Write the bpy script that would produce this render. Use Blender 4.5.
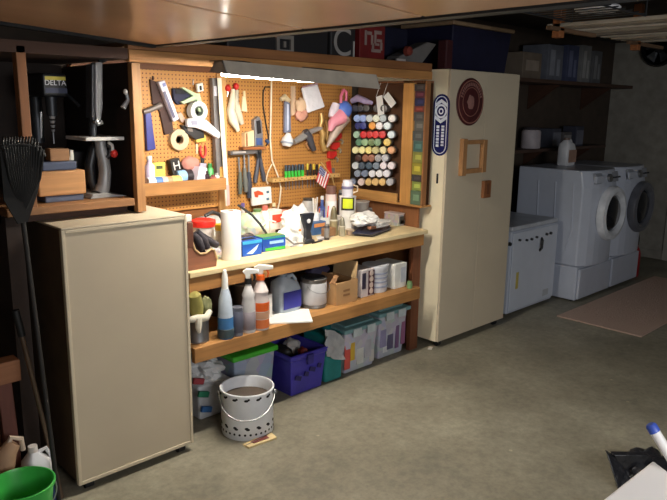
import bpy, bmesh, math, random
from mathutils import Vector, Matrix
random.seed(7)
for o in list(bpy.data.objects): bpy.data.objects.remove(o)
S = bpy.context.scene
COL = S.collection

# ------------------------------------------------------------------ camera, world, lights, exposure
FPX = 672.9
CAM = Vector((0, 0, 1.8))
RIGHT = Vector((0.71937467, -0.69446522, 0.01476969))
DOWN = Vector((-0.13488629, -0.16051945, -0.97777257))
FWD = Vector((0.68139987, 0.70139259, -0.20914747))
cd = bpy.data.cameras.new('camera')
cd.sensor_width = 36.0
cd.lens = FPX / 667 * 36
cd.clip_start = 0.05
cam = bpy.data.objects.new('camera', cd)
COL.objects.link(cam)
cam.matrix_world = Matrix((
    (RIGHT.x, -DOWN.x, -FWD.x, CAM.x),
    (RIGHT.y, -DOWN.y, -FWD.y, CAM.y),
    (RIGHT.z, -DOWN.z, -FWD.z, CAM.z), (0, 0, 0, 1)))
S.camera = cam

w = bpy.data.worlds.new('world')
S.world = w
w.use_nodes = True
w.node_tree.nodes['Background'].inputs[0].default_value = (0.75, 0.85, 1.0, 1)
w.node_tree.nodes['Background'].inputs[1].default_value = 0.12

def area(name, loc, target, sx, sy, power, color):
    l = bpy.data.lights.new(name, 'AREA')
    l.shape = 'RECTANGLE'
    l.size, l.size_y = sx, sy
    l.energy = power
    l.color = color
    o = bpy.data.objects.new(name, l)
    COL.objects.link(o)
    o.location = loc
    d = Vector(target) - Vector(loc)
    o.rotation_euler = d.to_track_quat('-Z', 'Y').to_euler()
    return o

# added fill panel inside the room, standing in for evening daylight from the open door
area('daylight_fill', (1.2, -1.7, 1.85), (3.4, 3.0, 0.5), 2.2, 1.0, 78, (0.96, 0.98, 1.0))
TUBE_STRENGTH = 285.0

S.view_settings.view_transform = 'Standard'
S.view_settings.look = 'None'
S.view_settings.exposure = 0.0
S.view_settings.gamma = 1.0
S.view_settings.use_curve_mapping = False

# ------------------------------------------------------------------ placing helpers (pixel of the 667x500 photo -> point on a real plane)
def ray(x, y):
    return RIGHT * ((x - 333.5) / FPX) + DOWN * ((y - 250) / FPX) + FWD
def aZ(x, y, z=0.0):
    d = ray(x, y); return CAM + d * ((z - CAM.z) / d.z)
def aY(x, y, Y):
    d = ray(x, y); return CAM + d * (Y / d.y)
def aX(x, y, X):
    d = ray(x, y); return CAM + d * (X / d.x)

# ------------------------------------------------------------------ materials
def lin(c):
    return tuple(((v / 255) / 12.92 if v / 255 <= 0.04045 else ((v / 255 + 0.055) / 1.055) ** 2.4) for v in c) + (1,)
MC = {}
def M(rgb, rough=0.6, metal=0.0, kind='plain', amt=0.12, scale=None, alpha=1.0, trans=0.0):
    key = (tuple(rgb), rough, metal, kind, amt, scale, alpha, trans)
    if key in MC: return MC[key]
    m = bpy.data.materials.new('%s_%d_%d_%d' % ((kind,) + tuple(int(v) for v in rgb)))
    m.use_nodes = True
    nt = m.node_tree
    b = nt.nodes['Principled BSDF']
    N = nt.nodes.new; Lk = nt.links.new
    b.inputs['Roughness'].default_value = rough
    b.inputs['Metallic'].default_value = metal
    b.inputs['Alpha'].default_value = alpha
    if trans: b.inputs['Transmission Weight'].default_value = trans
    c = lin(rgb)
    tc = N('ShaderNodeTexCoord')
    mp = N('ShaderNodeMapping')
    Lk(tc.outputs['Object'], mp.inputs['Vector'])
    noise = N('ShaderNodeTexNoise')
    noise.inputs['Detail'].default_value = 6
    Lk(mp.outputs['Vector'], noise.inputs['Vector'])
    rp = N('ShaderNodeValToRGB')
    lo = tuple(v * (1 - amt * 1.6) for v in c[:3]) + (1,)
    hi = tuple(min(1, v * (1 + amt)) for v in c[:3]) + (1,)
    rp.color_ramp.elements[0].color = lo; rp.color_ramp.elements[0].position = 0.3
    rp.color_ramp.elements[1].color = hi; rp.color_ramp.elements[1].position = 0.7
    Lk(noise.outputs['Fac'], rp.inputs['Fac'])
    out = rp.outputs['Color']
    if kind == 'plain':
        noise.inputs['Scale'].default_value = scale or 9
    elif kind in ('woodx', 'woodz', 'woody'):
        sc = {'woodx': (1.2, 22, 22), 'woodz': (22, 22, 1.2), 'woody': (22, 1.2, 22)}[kind]
        mp.inputs['Scale'].default_value = sc
        noise.inputs['Scale'].default_value = scale or 2.0
        noise.inputs['Distortion'].default_value = 0.8
        n2 = N('ShaderNodeTexNoise'); n2.inputs['Scale'].default_value = 3.5
        Lk(tc.outputs['Object'], n2.inputs['Vector'])
        mx = N('ShaderNodeMix'); mx.data_type = 'RGBA'; mx.blend_type = 'MULTIPLY'
        mx.inputs['Factor'].default_value = 0.5
        Lk(out, mx.inputs['A']); 
        r2 = N('ShaderNodeValToRGB')
        r2.color_ramp.elements[0].color = (0.55, 0.5, 0.45, 1); r2.color_ramp.elements[0].position = 0.35
        r2.color_ramp.elements[1].color = (1, 1, 1, 1); r2.color_ramp.elements[1].position = 0.6
        Lk(n2.outputs['Fac'], r2.inputs['Fac']); Lk(r2.outputs['Color'], mx.inputs['B'])
        out = mx.outputs['Result']
    elif kind == 'peg':
        noise.inputs['Scale'].default_value = 2.5
        sep = N('ShaderNodeSeparateXYZ'); Lk(tc.outputs['Object'], sep.inputs[0])
        def mth(op, a, bv=None):
            n = N('ShaderNodeMath'); n.operation = op
            if hasattr(a, 'node'): Lk(a, n.inputs[0])
            else: n.inputs[0].default_value = a
            if bv is not None:
                if hasattr(bv, 'node'): Lk(bv, n.inputs[1])
                else: n.inputs[1].default_value = bv
            return n.outputs[0]
        def cell(s):
            f = mth('FRACT', mth('DIVIDE', s, 0.0254))
            d = mth('SUBTRACT', f, 0.5)
            return mth('MULTIPLY', d, d)
        d2 = mth('ADD', cell(sep.outputs['X']), cell(sep.outputs['Z']))
        hole = mth('LESS_THAN', d2, 0.034)
        mx = N('ShaderNodeMix'); mx.data_type = 'RGBA'
        Lk(hole, mx.inputs['Factor']); Lk(out, mx.inputs['A'])
        mx.inputs['B'].default_value = lin((88, 50, 24))
        out = mx.outputs['Result']
    elif kind == 'concrete':
        noise.inputs['Scale'].default_value = 2.2
        noise.inputs['Detail'].default_value = 10
        noise.inputs['Roughness'].default_value = 0.65
        n2 = N('ShaderNodeTexNoise'); n2.inputs['Scale'].default_value = 0.7; n2.inputs['Detail'].default_value = 4
        Lk(tc.outputs['Object'], n2.inputs['Vector'])
        r2 = N('ShaderNodeValToRGB')
        r2.color_ramp.elements[0].color = (0.72, 0.70, 0.68, 1); r2.color_ramp.elements[0].position = 0.35
        r2.color_ramp.elements[1].color = (1, 1, 1, 1); r2.color_ramp.elements[1].position = 0.62
        Lk(n2.outputs['Fac'], r2.inputs['Fac'])
        mx = N('ShaderNodeMix'); mx.data_type = 'RGBA'; mx.blend_type = 'MULTIPLY'; mx.inputs['Factor'].default_value = 1
        Lk(out, mx.inputs['A']); Lk(r2.outputs['Color'], mx.inputs['B'])
        vo = N('ShaderNodeTexVoronoi'); vo.inputs['Scale'].default_value = 4.5
        Lk(tc.outputs['Object'], vo.inputs['Vector'])
        r3 = N('ShaderNodeValToRGB')
        r3.color_ramp.elements[0].color = (1.7, 1.65, 1.55, 1); r3.color_ramp.elements[0].position = 0.035
        r3.color_ramp.elements[1].color = (1, 1, 1, 1); r3.color_ramp.elements[1].position = 0.055
        Lk(vo.outputs['Distance'], r3.inputs['Fac'])
        m2 = N('ShaderNodeMix'); m2.data_type = 'RGBA'; m2.blend_type = 'MULTIPLY'; m2.inputs['Factor'].default_value = 1
        Lk(mx.outputs['Result'], m2.inputs['A']); Lk(r3.outputs['Color'], m2.inputs['B'])
        n4 = N('ShaderNodeTexNoise'); n4.inputs['Scale'].default_value = 26; n4.inputs['Detail'].default_value = 8; n4.inputs['Roughness'].default_value = 0.7
        Lk(tc.outputs['Object'], n4.inputs['Vector'])
        r4 = N('ShaderNodeValToRGB')
        r4.color_ramp.elements[0].color = (0.8, 0.79, 0.78, 1); r4.color_ramp.elements[0].position = 0.36
        r4.color_ramp.elements[1].color = (1.12, 1.11, 1.08, 1); r4.color_ramp.elements[1].position = 0.64
        Lk(n4.outputs['Fac'], r4.inputs['Fac'])
        m3 = N('ShaderNodeMix'); m3.data_type = 'RGBA'; m3.blend_type = 'MULTIPLY'; m3.inputs['Factor'].default_value = 1
        Lk(m2.outputs['Result'], m3.inputs['A']); Lk(r4.outputs['Color'], m3.inputs['B'])
        out = m3.outputs['Result']
        bp = N('ShaderNodeBump'); bp.inputs['Strength'].default_value = 0.25; bp.inputs['Distance'].default_value = 0.01
        Lk(noise.outputs['Fac'], bp.inputs['Height']); Lk(bp.outputs['Normal'], b.inputs['Normal'])
    elif kind == 'mottle':       # many coloured goods seen through a clear plastic wall
        vo = N('ShaderNodeTexVoronoi'); vo.inputs['Scale'].default_value = scale or 22
        Lk(tc.outputs['Object'], vo.inputs['Vector'])
        hs = N('ShaderNodeMix'); hs.data_type = 'RGBA'; hs.inputs['Factor'].default_value = amt
        hs.inputs['A'].default_value = c
        Lk(vo.outputs['Color'], hs.inputs['B'])
        out = hs.outputs['Result']
    if kind == 'crumple':
        noise.inputs['Scale'].default_value = scale or 14
        bp = N('ShaderNodeBump'); bp.inputs['Strength'].default_value = 0.7; bp.inputs['Distance'].default_value = 0.02
        Lk(noise.outputs['Fac'], bp.inputs['Height']); Lk(bp.outputs['Normal'], b.inputs['Normal'])
    Lk(out, b.inputs['Base Color'])
    MC[key] = m
    return m
def emit(rgb, strength):
    m = bpy.data.materials.new('glowing_tube'); m.use_nodes = True
    b = m.node_tree.nodes['Principled BSDF']
    b.inputs['Base Color'].default_value = lin(rgb)
    b.inputs['Emission Color'].default_value = lin(rgb)
    b.inputs['Emission Strength'].default_value = strength
    return m

PINE = M((176, 126, 72), 0.6, 0, 'woodx'); PINEZ = M((196, 145, 86), 0.6, 0, 'woodz'); PINEY = M((190, 140, 82), 0.6, 0, 'woody')
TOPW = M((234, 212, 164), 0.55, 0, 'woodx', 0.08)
REDW = M((120, 70, 42), 0.65, 0, 'woodz'); DARKW = M((70, 42, 26), 0.7, 0, 'woodx')
BLACK = M((14, 14, 15), 0.6); RUBBER = M((22, 22, 24), 0.8)
STEEL = M((150, 152, 156), 0.35, 0.85, amt=0.06); DSTEEL = M((70, 72, 76), 0.45, 0.7)
WHITE = M((232, 232, 228), 0.45, amt=0.03); CREAM = M((222, 208, 178), 0.5, amt=0.03)
TAN = M((194, 180, 156), 0.55, amt=0.035, scale=3); APPL = M((192, 198, 212), 0.3, amt=0.02)

# ------------------------------------------------------------------ mesh builder
class MB:
    def __init__(s):
        s.bm = bmesh.new(); s.mats = []; s.mi = 0
    def mat(s, m):
        if m not in s.mats: s.mats.append(m)
        s.mi = s.mats.index(m); return s
    def raw(s, vs, fs):
        v = [s.bm.verts.new(p) for p in vs]
        for f in fs:
            try:
                fc = s.bm.faces.new([v[i] for i in f]); fc.material_index = s.mi
            except ValueError: pass
        return v
    def box(s, x0, x1, y0, y1, z0, z1):
        s.raw([(x0,y0,z0),(x1,y0,z0),(x1,y1,z0),(x0,y1,z0),(x0,y0,z1),(x1,y0,z1),(x1,y1,z1),(x0,y1,z1)],
              [(0,3,2,1),(4,5,6,7),(0,1,5,4),(1,2,6,5),(2,3,7,6),(3,0,4,7)]); return s
    def rbox(s, c, size, rot=(0,0,0)):
        from mathutils import Euler
        R = Euler(rot).to_matrix(); c = Vector(c); hx, hy, hz = size[0]/2, size[1]/2, size[2]/2
        vs = [c + R @ Vector((a*hx, b_*hy, d*hz)) for a, b_, d in ((-1,-1,-1),(1,-1,-1),(1,1,-1),(-1,1,-1),(-1,-1,1),(1,-1,1),(1,1,1),(-1,1,1))]
        s.raw(vs, [(0,3,2,1),(4,5,6,7),(0,1,5,4),(1,2,6,5),(2,3,7,6),(3,0,4,7)]); return s
    def loft(s, rings, cap=True):
        n = len(rings[0]); vs = [p for r in rings for p in r]; fs = []
        for i in range(len(rings)-1):
            for j in range(n):
                a = i*n+j; b_ = i*n+(j+1) % n
                fs.append((a, b_, b_+n, a+n))
        if cap:
            fs.append(tuple(range(n-1, -1, -1))); fs.append(tuple(range((len(rings)-1)*n, len(rings)*n)))
        s.raw(vs, fs); return s
    def frame(s, d):
        d = Vector(d).normalized()
        u = d.cross(Vector((0,0,1)) if abs(d.z) < 0.9 else Vector((1,0,0))).normalized()
        return u, d.cross(u).normalized()
    def cyl(s, p0, p1, r0, r1=None, n=16):
        p0, p1 = Vector(p0), Vector(p1); r1 = r0 if r1 is None else r1
        u, v = s.frame(p1-p0)
        ring = lambda p, r: [p + (u*math.cos(2*math.pi*k/n) + v*math.sin(2*math.pi*k/n))*r for k in range(n)]
        return s.loft([ring(p0, r0), ring(p1, r1)])
    def tube(s, pts, r, n=8, closed=False):
        pts = [Vector(p) for p in pts]; rs = r if isinstance(r, (list, tuple)) else [r]*len(pts)
        rings = []; N = len(pts); pu = None
        for i, p in enumerate(pts):
            if closed: d = pts[(i+1) % N] - pts[i-1]
            else: d = pts[min(i+1, N-1)] - pts[max(i-1, 0)]
            u, v = s.frame(d)
            if pu is not None:
                dn = d.normalized(); u = (pu - dn*pu.dot(dn))
                u = u.normalized() if u.length > 1e-6 else s.frame(d)[0]; v = dn.cross(u)
            pu = u
            rings.append([p + (u*math.cos(2*math.pi*k/n) + v*math.sin(2*math.pi*k/n))*rs[i] for k in range(n)])
        if closed:
            rings.append(rings[0]); return s.loft(rings, False)
        return s.loft(rings)
    def lathe(s, prof, c=(0,0,0), n=24, axis=(0,0,1)):
        c = Vector(c); d = Vector(axis).normalized(); u, v = s.frame(d)
        if abs(d.z) > 0.99: u, v = Vector((1,0,0)), Vector((0,1,0))*(1 if d.z > 0 else -1)
        rings = [[c + d*h + (u*math.cos(2*math.pi*k/n) + v*math.sin(2*math.pi*k/n))*max(r, 0.0004) for k in range(n)] for r, h in prof]
        return s.loft(rings)
    def poly(s, pts, ext):
        pts = [Vector(p) for p in pts]; e = Vector(ext); n = len(pts)
        s.loft([pts, [p+e for p in pts]]); return s
    def blob(s, c, r, amp=0.2, sub=3, seed=0, flat=None):
        from mathutils import noise
        t = bmesh.new(); bmesh.ops.create_icosphere(t, subdivisions=sub, radius=1)
        off = Vector((seed*3.1, seed*1.7, seed*0.9))
        for v in t.verts:
            k = 1 + amp*(noise.noise(v.co*1.6+off) + 0.6*noise.noise(v.co*4+off))
            v.co = Vector((v.co.x*r[0]*k, v.co.y*r[1]*k, v.co.z*r[2]*k)) + Vector(c)
            if flat is not None and v.co.z < flat: v.co.z = flat
        t.verts.index_update()
        s.raw([v.co.copy() for v in t.verts], [[v.index for v in f.verts] for f in t.faces]); t.free(); return s
    def build(s, name, mat=None, parent=None, bevel=0.0, smooth=False, seg=2, label=None):
        bm = s.bm
        bmesh.ops.recalc_face_normals(bm, faces=bm.faces[:])
        if parent is not None: org = parent.matrix_basis.translation.copy() if parent.parent is None else (parent.parent.location + parent.location)
        else:
            xs = [v.co for v in bm.verts]
            lo = Vector((min(p.x for p in xs), min(p.y for p in xs), min(p.z for p in xs)))
            hi = Vector((max(p.x for p in xs), max(p.y for p in xs), max(p.z for p in xs)))
            org = Vector(((lo.x+hi.x)/2, (lo.y+hi.y)/2, lo.z))
        bmesh.ops.translate(bm, verts=bm.verts[:], vec=-org)
        me = bpy.data.meshes.new(name)
        bm.to_mesh(me); bm.free()
        for m in (s.mats or [mat]): me.materials.append(m)
        o = bpy.data.objects.new(name, me); COL.objects.link(o)
        if parent is not None: o.parent = parent
        else: o.location = org
        if smooth:
            for p in me.polygons: p.use_smooth = True
            try: me.set_sharp_from_angle(angle=math.radians(42))
            except Exception: pass
        if bevel:
            b = o.modifiers.new('bevel', 'BEVEL'); b.width = bevel; b.segments = seg; b.limit_method = 'ANGLE'; b.angle_limit = math.radians(40)
        if label: o['label'] = label
        return o

def tag(o, label, cat, group=None):
    o['label'] = label; o['category'] = cat
    if group: o['group'] = group
    return o
def thing(name, label, cat, loc, group=None):
    o = bpy.data.objects.new(name, None); COL.objects.link(o); o.location = loc; o.empty_display_size = 0.05
    return tag(o, label, cat, group)
def struct(name, mb, mat=None, bevel=0):
    o = mb.build(name, mat, bevel=bevel); o['kind'] = 'structure'; return o
def text(s_, size, origin, xdir, ydir, mat, name, parent, depth=0.001, align='CENTER'):
    cu = bpy.data.curves.new('lettering', 'FONT'); cu.body = s_; cu.size = size; cu.extrude = depth
    cu.align_x = align; cu.align_y = 'CENTER'
    t = bpy.data.objects.new('lettering', cu); COL.objects.link(t)
    bpy.context.view_layer.update()
    me = bpy.data.meshes.new_from_object(t.evaluated_get(bpy.context.evaluated_depsgraph_get()))
    bpy.data.objects.remove(t); bpy.data.curves.remove(cu)
    X = Vector(xdir).normalized(); Yv = Vector(ydir).normalized(); Z = X.cross(Yv)
    org = parent.location if parent.parent is None else parent.parent.location + parent.location
    me.transform(Matrix(((X.x, Yv.x, Z.x, origin[0]-org[0]), (X.y, Yv.y, Z.y, origin[1]-org[1]), (X.z, Yv.z, Z.z, origin[2]-org[2]), (0,0,0,1))))
    me.materials.clear(); me.materials.append(mat); me.name = name
    o = bpy.data.objects.new(name, me); COL.objects.link(o); o.parent = parent
    return o
ORD = ['first', 'second', 'third', 'fourth', 'fifth', 'sixth', 'seventh', 'eighth', 'ninth', 'tenth', 'eleventh', 'twelfth']

# ------------------------------------------------------------------ structure
YW, XR, XL, YF, ZC = 3.86, 8.6, -2.6, -2.6, 2.62
struct('floor', MB().box(XL, XR, YF-1.5, YW, -0.1, 0), M((148, 144, 128), 0.55, 0, 'concrete', 0.2))
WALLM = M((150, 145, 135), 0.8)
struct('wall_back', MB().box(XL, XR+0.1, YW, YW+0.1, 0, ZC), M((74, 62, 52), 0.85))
struct('wall_right', MB().box(XR, XR+0.1, YF, YW, 0, ZC), WALLM)
struct('wall_left', MB().box(XL-0.1, XL, YF, YW, 0, ZC), WALLM)
mb = MB()
mb.box(2.1, XR, YF-0.1, YF, 0, ZC); mb.box(XL, 2.1, YF-0.1, YF, 2.15, ZC)
struct('wall_front', mb, WALLM)
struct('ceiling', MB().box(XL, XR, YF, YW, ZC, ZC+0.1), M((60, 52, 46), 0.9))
struct('baseboard_right', MB().box(XR-0.015, XR, YF, YW, 0, 0.1), WALLM)
# side entry door in the right wall
mb = MB(); mb.box(XR-0.04, XR-0.002, 2.0, 2.92, 0.0, 2.03)
mb.box(XR-0.055, XR-0.04, 2.1, 2.42, 0.2, 0.9); mb.box(XR-0.055, XR-0.04, 2.5, 2.82, 0.2, 0.9)
mb.box(XR-0.055, XR-0.04, 2.1, 2.42, 1.05, 1.9); mb.box(XR-0.055, XR-0.04, 2.5, 2.82, 1.05, 1.9)
struct('door_1', mb, M((165, 160, 150), 0.6), 0.006)
mb = MB(); mb.box(XR-0.03, XR-0.001, 2.93, 3.0, 0, 2.1); mb.box(XR-0.03, XR-0.001, 1.92, 1.99, 0, 2.1)
struct('trim_1', mb, M((175, 170, 160), 0.6))
# ceiling joists over the right bay
for i in range(5):
    y = -1.6 + i*1.1
    struct('trim_%d' % (i+2), MB().box(1.9, XR, y, y+0.04, ZC-0.12, ZC), M((92, 74, 58), 0.8, 0, 'woodx'))

# overhead garage door, rolled back above the left bay
gd = thing('overhead_garage_door', 'raised tan garage door hanging flat overhead at the upper left', 'garage door', (-0.3, 0.6, 2.15))
GDM = M((220, 174, 138), 0.24, 0.0, amt=0.1, scale=1.5)
def gz(x): return 2.068 + (1.70 - x)*0.062
def gslab(mb, x0, x1, y0, y1, dz0, dz1):
    mb.raw([(x0,y0,gz(x0)+dz0),(x1,y0,gz(x1)+dz0),(x1,y1,gz(x1)+dz0),(x0,y1,gz(x0)+dz0),(x0,y0,gz(x0)+dz1),(x1,y0,gz(x1)+dz1),(x1,y1,gz(x1)+dz1),(x0,y1,gz(x0)+dz1)],
           [(0,3,2,1),(4,5,6,7),(0,1,5,4),(1,2,6,5),(2,3,7,6),(3,0,4,7)])
ys = [2.96, 1.91, 1.36, 0.81, 0.26, -0.29, -0.84, -1.4]
for a, b_ in zip(ys, ys[1:]):
    mb = MB(); gslab(mb, -2.0, 1.69, b_+0.004, a-0.004, 0, 0.04)
    mb.build('panel', GDM, gd, bevel=0.006)
mb = MB(); gslab(mb, -2.0, 1.69, 2.962, 3.0, -0.012, 0.035)
mb.build('bottom_seal', RUBBER, gd)
mb = MB(); gslab(mb, 1.695, 1.735, -1.4, 3.0, -0.005, 0.05)
mb.build('track', DSTEEL, gd)
mb = MB()
for y in (2.7, 1.4, 0.2): MB().cyl((1.72, y, 2.1), (1.72, y, ZC), 0.008).build('hanger', DSTEEL, gd)
for y in (2.7, 1.4, 0.2): MB().cyl((-1.9, y, 2.3), (-1.9, y, ZC), 0.008).build('hanger', DSTEEL, gd)

# boards stored on hangers over the right bay
for k, x in enumerate((4.35, 5.6)):
    h = thing('lumber_hanger', ['reddish wooden hanger strap nearest above the tall cabinet', 'reddish wooden hanger strap further right under the stored boards'][k], 'hanger', (x, 2.35, 2.3), 'lumber hangers')
    MB().box(x-0.03, x+0.03, 2.32, 2.38, 2.27, ZC).build('strap', M((150, 92, 52), 0.7, 0, 'woodz'), h, 0.004)
    MB().box(x-0.15, x+0.5, 2.32, 2.36, 2.31, 2.335).build('crossbar', M((110, 84, 62), 0.7, 0, 'woodx'), h, 0.004)
h = thing('lumber_hanger', 'reddish wooden hanger strap at the top right corner near the camera', 'hanger', (4.7, 1.6, 2.3), 'lumber hangers')
MB().box(4.66, 4.73, 1.68, 1.73, 2.27, ZC).build('strap', M((150, 92, 52), 0.7, 0, 'woodz'), h, 0.004)
xs = [4.32, 4.46, 4.62, 4.78, 4.95, 5.12, 5.3, 5.48, 5.62]
wd = [0.09, 0.06, 0.12, 0.05, 0.1, 0.07, 0.12, 0.08, 0.09]
for k, (x, wv) in enumerate(zip(xs, wd)):
    c = [(176, 166, 150), (140, 130, 118), (190, 182, 170)][k % 3]
    o = MB().box(x, x+wv, 0.6 + 0.13*(k % 3), 2.42, 2.336, 2.36+0.012*(k % 2)).build('stored_board', M(c, 0.6, 0, 'woody'), bevel=0.003)
    tag(o, 'long pale board stored overhead, %s from the left' % ORD[k], 'board', 'boards stored overhead')
o = MB().lathe([(0.0, 0), (0.12, 0.0), (0.13, 0.02), (0.12, 0.03), (0, 0.035)], (3.95, 1.9, 2.36), 24).build('round_tray', M((225, 225, 228), 0.4), smooth=True)
tag(o, 'round white tray lying overhead at the top edge above the boards', 'tray')
o = MB().rbox((3.72, 2.02, 2.385), (0.03, 0.16, 0.03), (0, 0, 0.4)).build('red_tool', M((190, 30, 34), 0.4), bevel=0.008)
tag(o, 'small red tool stored overhead beside the round white tray', 'tool')
sh = thing('overhead_shelf', 'narrow ceiling-hung wire shelf that carries the round white tray', 'shelf', (3.85, 1.95, 2.34))
mb = MB()
for k in range(7): mb.cyl((3.6+k*0.09, 1.7, 2.352), (3.6+k*0.09, 2.2, 2.352), 0.004, n=6)
mb.cyl((3.58, 1.72, 2.345), (4.2, 1.72, 2.345), 0.005, n=6); mb.cyl((3.58, 2.18, 2.345), (4.2, 2.18, 2.345), 0.005, n=6)
mb.build('wire_grid', DSTEEL, sh)
for p in ((3.58, 1.72), (4.2, 1.72), (3.58, 2.18), (4.2, 2.18)): MB().cyl((p[0], p[1], 2.345), (p[0], p[1], ZC), 0.004, n=6).build('hanging_rod', DSTEEL, sh)

# ------------------------------------------------------------------ workbench
BZ, SZ = 0.925, 0.529
wb = thing('workbench', 'long built-in pine workbench with lower shelf and overhead header in the middle', 'workbench', (2.85, 3.4, 0))
XB0, XB1 = 1.86, 3.88
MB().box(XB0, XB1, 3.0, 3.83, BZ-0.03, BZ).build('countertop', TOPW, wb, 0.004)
MB().box(XB0, XB1-0.03, 3.012, 3.045, BZ-0.115, BZ-0.031).build('apron', PINE, wb, 0.003)
MB().box(1.83, XB1-0.16, 2.962, 3.8, SZ-0.025, SZ-0.001).build('shelf_board', M((176, 128, 74), 0.6, 0, 'woodx'), wb, 0.002)
MB().box(1.83, XB1-0.155, 2.928, 2.96, SZ-0.083, SZ).build('shelf_rail', PINE, wb, 0.003)
for x, y in ((3.80, 3.05), (3.80, 3.78), (1.885, 3.12), (1.885, 3.78), (2.9, 3.78)):
    if x == 3.80 and y < 3.2: MB().box(3.775, 3.865, 3.046, 3.085, 0, BZ-0.031).build('leg', REDW, wb, 0.003)
    else: MB().box(x-0.024, x+0.024, y-0.0, y+0.04, 0, BZ-0.031).build('leg', REDW, wb, 0.003)
MB().box(3.882, 3.896, 3.1, 3.83, 0.0, 1.085).build('end_panel', M((132, 84, 48), 0.65, 0, 'woodz'), wb)
MB().box(1.58, 3.875, 3.02, 3.06, 1.99, 2.046).build('header_rail', M((196, 140, 82), 0.6, 0, 'woodx'), wb, 0.003)
MB().box(1.58, 3.875, 3.026, 3.064, 2.047, 2.10).build('header_beam', M((150, 100, 60), 0.6, 0, 'woodx'), wb, 0.003)
MB().box(1.58, 3.875, 3.065, 3.83, 2.06, 2.08).build('top_shelf', M((120, 78, 46), 0.7, 0, 'woodx'), wb)
MB().box(1.636, 3.88, 3.832, 3.855, BZ, 2.06).build('backboard', M((150, 96, 54), 0.65, 0, 'woodx'), wb)

# pegboard on the back of the bench
pb = thing('pegboard', 'orange-brown perforated hardboard covering the wall behind the workbench', 'pegboard', (2.75, 3.82, 1.1))
PEGM = M((190, 134, 70), 0.55, 0, 'peg', 0.06)
YP = 3.812
MB().box(1.64, 2.66, YP, 3.83, 1.12, 2.0).build('left_panel', PEGM, pb)
MB().box(2.665, 3.88, YP, 3.83, 1.06, 2.0).build('right_panel', PEGM, pb)
MB().box(1.64, 3.88, 3.80, 3.831, 2.001, 2.055).build('top_batten', M((110, 66, 36), 0.65, 0, 'woodx'), pb)

# fluorescent shop light in front of the header
LX0, LX1, LY = 1.835, 2.865, 2.66
lz = lambda x: 1.948 - (x-LX0)*0.020
fl = thing('fluorescent_shop_light', 'grey metal fluorescent shop light glowing under the header beam', 'light', ((LX0+LX1)/2, LY, 1.98))
def lsec(x):
    z = lz(x); d = -0.0145 - 0.016*(x-LX0)/(LX1-LX0)
    return [Vector((x, LY-0.062, z+d)), Vector((x, LY-0.03, z+0.048)), Vector((x, LY+0.03, z+0.048)), Vector((x, LY+0.075, z+0.0)),
            Vector((x, LY+0.072, z-0.0)), Vector((x, LY+0.027, z+0.043)), Vector((x, LY-0.027, z+0.043)), Vector((x, LY-0.059, z+d))]
MB().loft([lsec(LX0), lsec(LX1)]).build('reflector', M((196, 184, 168), 0.4, 0.0), fl)
MB().cyl((LX0+0.02, LY-0.005, lz(LX0)-0.003), (LX1-0.02, LY-0.005, lz(LX1)+0.001), 0.019, n=14).build('tube', emit((255, 248, 234), TUBE_STRENGTH), fl, smooth=True)
for x in (LX0, LX1):
    MB().poly([lsec(x)[i] + Vector((0, 0, 0)) for i in (0, 1, 2, 3)], (0.004, 0, 0)).build('end_cap', M((150, 146, 140), 0.45), fl)
for x in (LX0+0.2, LX1-0.2):
    MB().tube([(x, LY+0.02, lz(x)+0.05), (x, LY+0.12, lz(x)+0.062), (x, 3.019, 2.015)], 0.006, 6).build('mounting_arm', STEEL, fl)

# ------------------------------------------------------------------ left machine bay
lb = thing('machine_shelf_bay', 'dark wooden open shelving bay at the left that holds the drill press and band saw', 'shelving', (1.3, 3.3, 0))
BSZ = 1.345
MB().box(0.98, 1.575, 3.02, 3.78, BSZ-0.035, BSZ).build('base_shelf', M((150, 106, 66), 0.6, 0, 'woodx'), lb, 0.003)
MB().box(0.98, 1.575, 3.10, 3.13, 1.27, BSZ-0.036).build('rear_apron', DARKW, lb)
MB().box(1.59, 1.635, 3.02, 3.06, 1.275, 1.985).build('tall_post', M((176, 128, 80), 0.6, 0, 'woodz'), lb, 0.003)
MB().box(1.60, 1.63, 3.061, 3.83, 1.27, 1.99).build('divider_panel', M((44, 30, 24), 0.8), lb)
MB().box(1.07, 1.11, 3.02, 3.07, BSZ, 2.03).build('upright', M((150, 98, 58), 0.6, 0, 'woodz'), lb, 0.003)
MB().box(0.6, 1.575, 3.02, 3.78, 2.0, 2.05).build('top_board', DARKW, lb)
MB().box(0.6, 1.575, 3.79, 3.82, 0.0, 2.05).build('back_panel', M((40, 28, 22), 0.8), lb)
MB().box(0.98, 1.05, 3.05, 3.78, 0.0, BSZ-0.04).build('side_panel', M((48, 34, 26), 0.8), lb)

# left cabinet
c = thing('tall_tool_cabinet', 'tan waist-high cabinet with framed door panel at the left front', 'cabinet', (1.45, 3.15, 0))
CX0, CX1, CY, CZ = 1.14, 1.762, 2.855, 1.258
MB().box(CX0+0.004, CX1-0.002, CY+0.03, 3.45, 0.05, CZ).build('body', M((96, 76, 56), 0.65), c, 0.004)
MB().box(CX0+0.0162, CX1-0.0162, CY+0.005, CY+0.029, 0.0602, CZ-0.0162).build('door_panel', TAN, c)
mb = MB()
mb.box(CX0, CX0+0.016, CY, CY+0.029, 0.042, CZ); mb.box(CX1-0.016, CX1, CY, CY+0.029, 0.042, CZ)
mb.box(CX0+0.016, CX1-0.016, CY, CY+0.029, CZ-0.016, CZ); mb.box(CX0+0.016, CX1-0.016, CY, CY+0.029, 0.042, 0.06)
mb.build('door_frame', M((206, 192, 166), 0.55, amt=0.03), c, 0.003)
MB().box(CX0, CX1, CY, 3.45, CZ+0.0005, CZ+0.01).build('top', TAN, c, 0.003)
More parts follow.
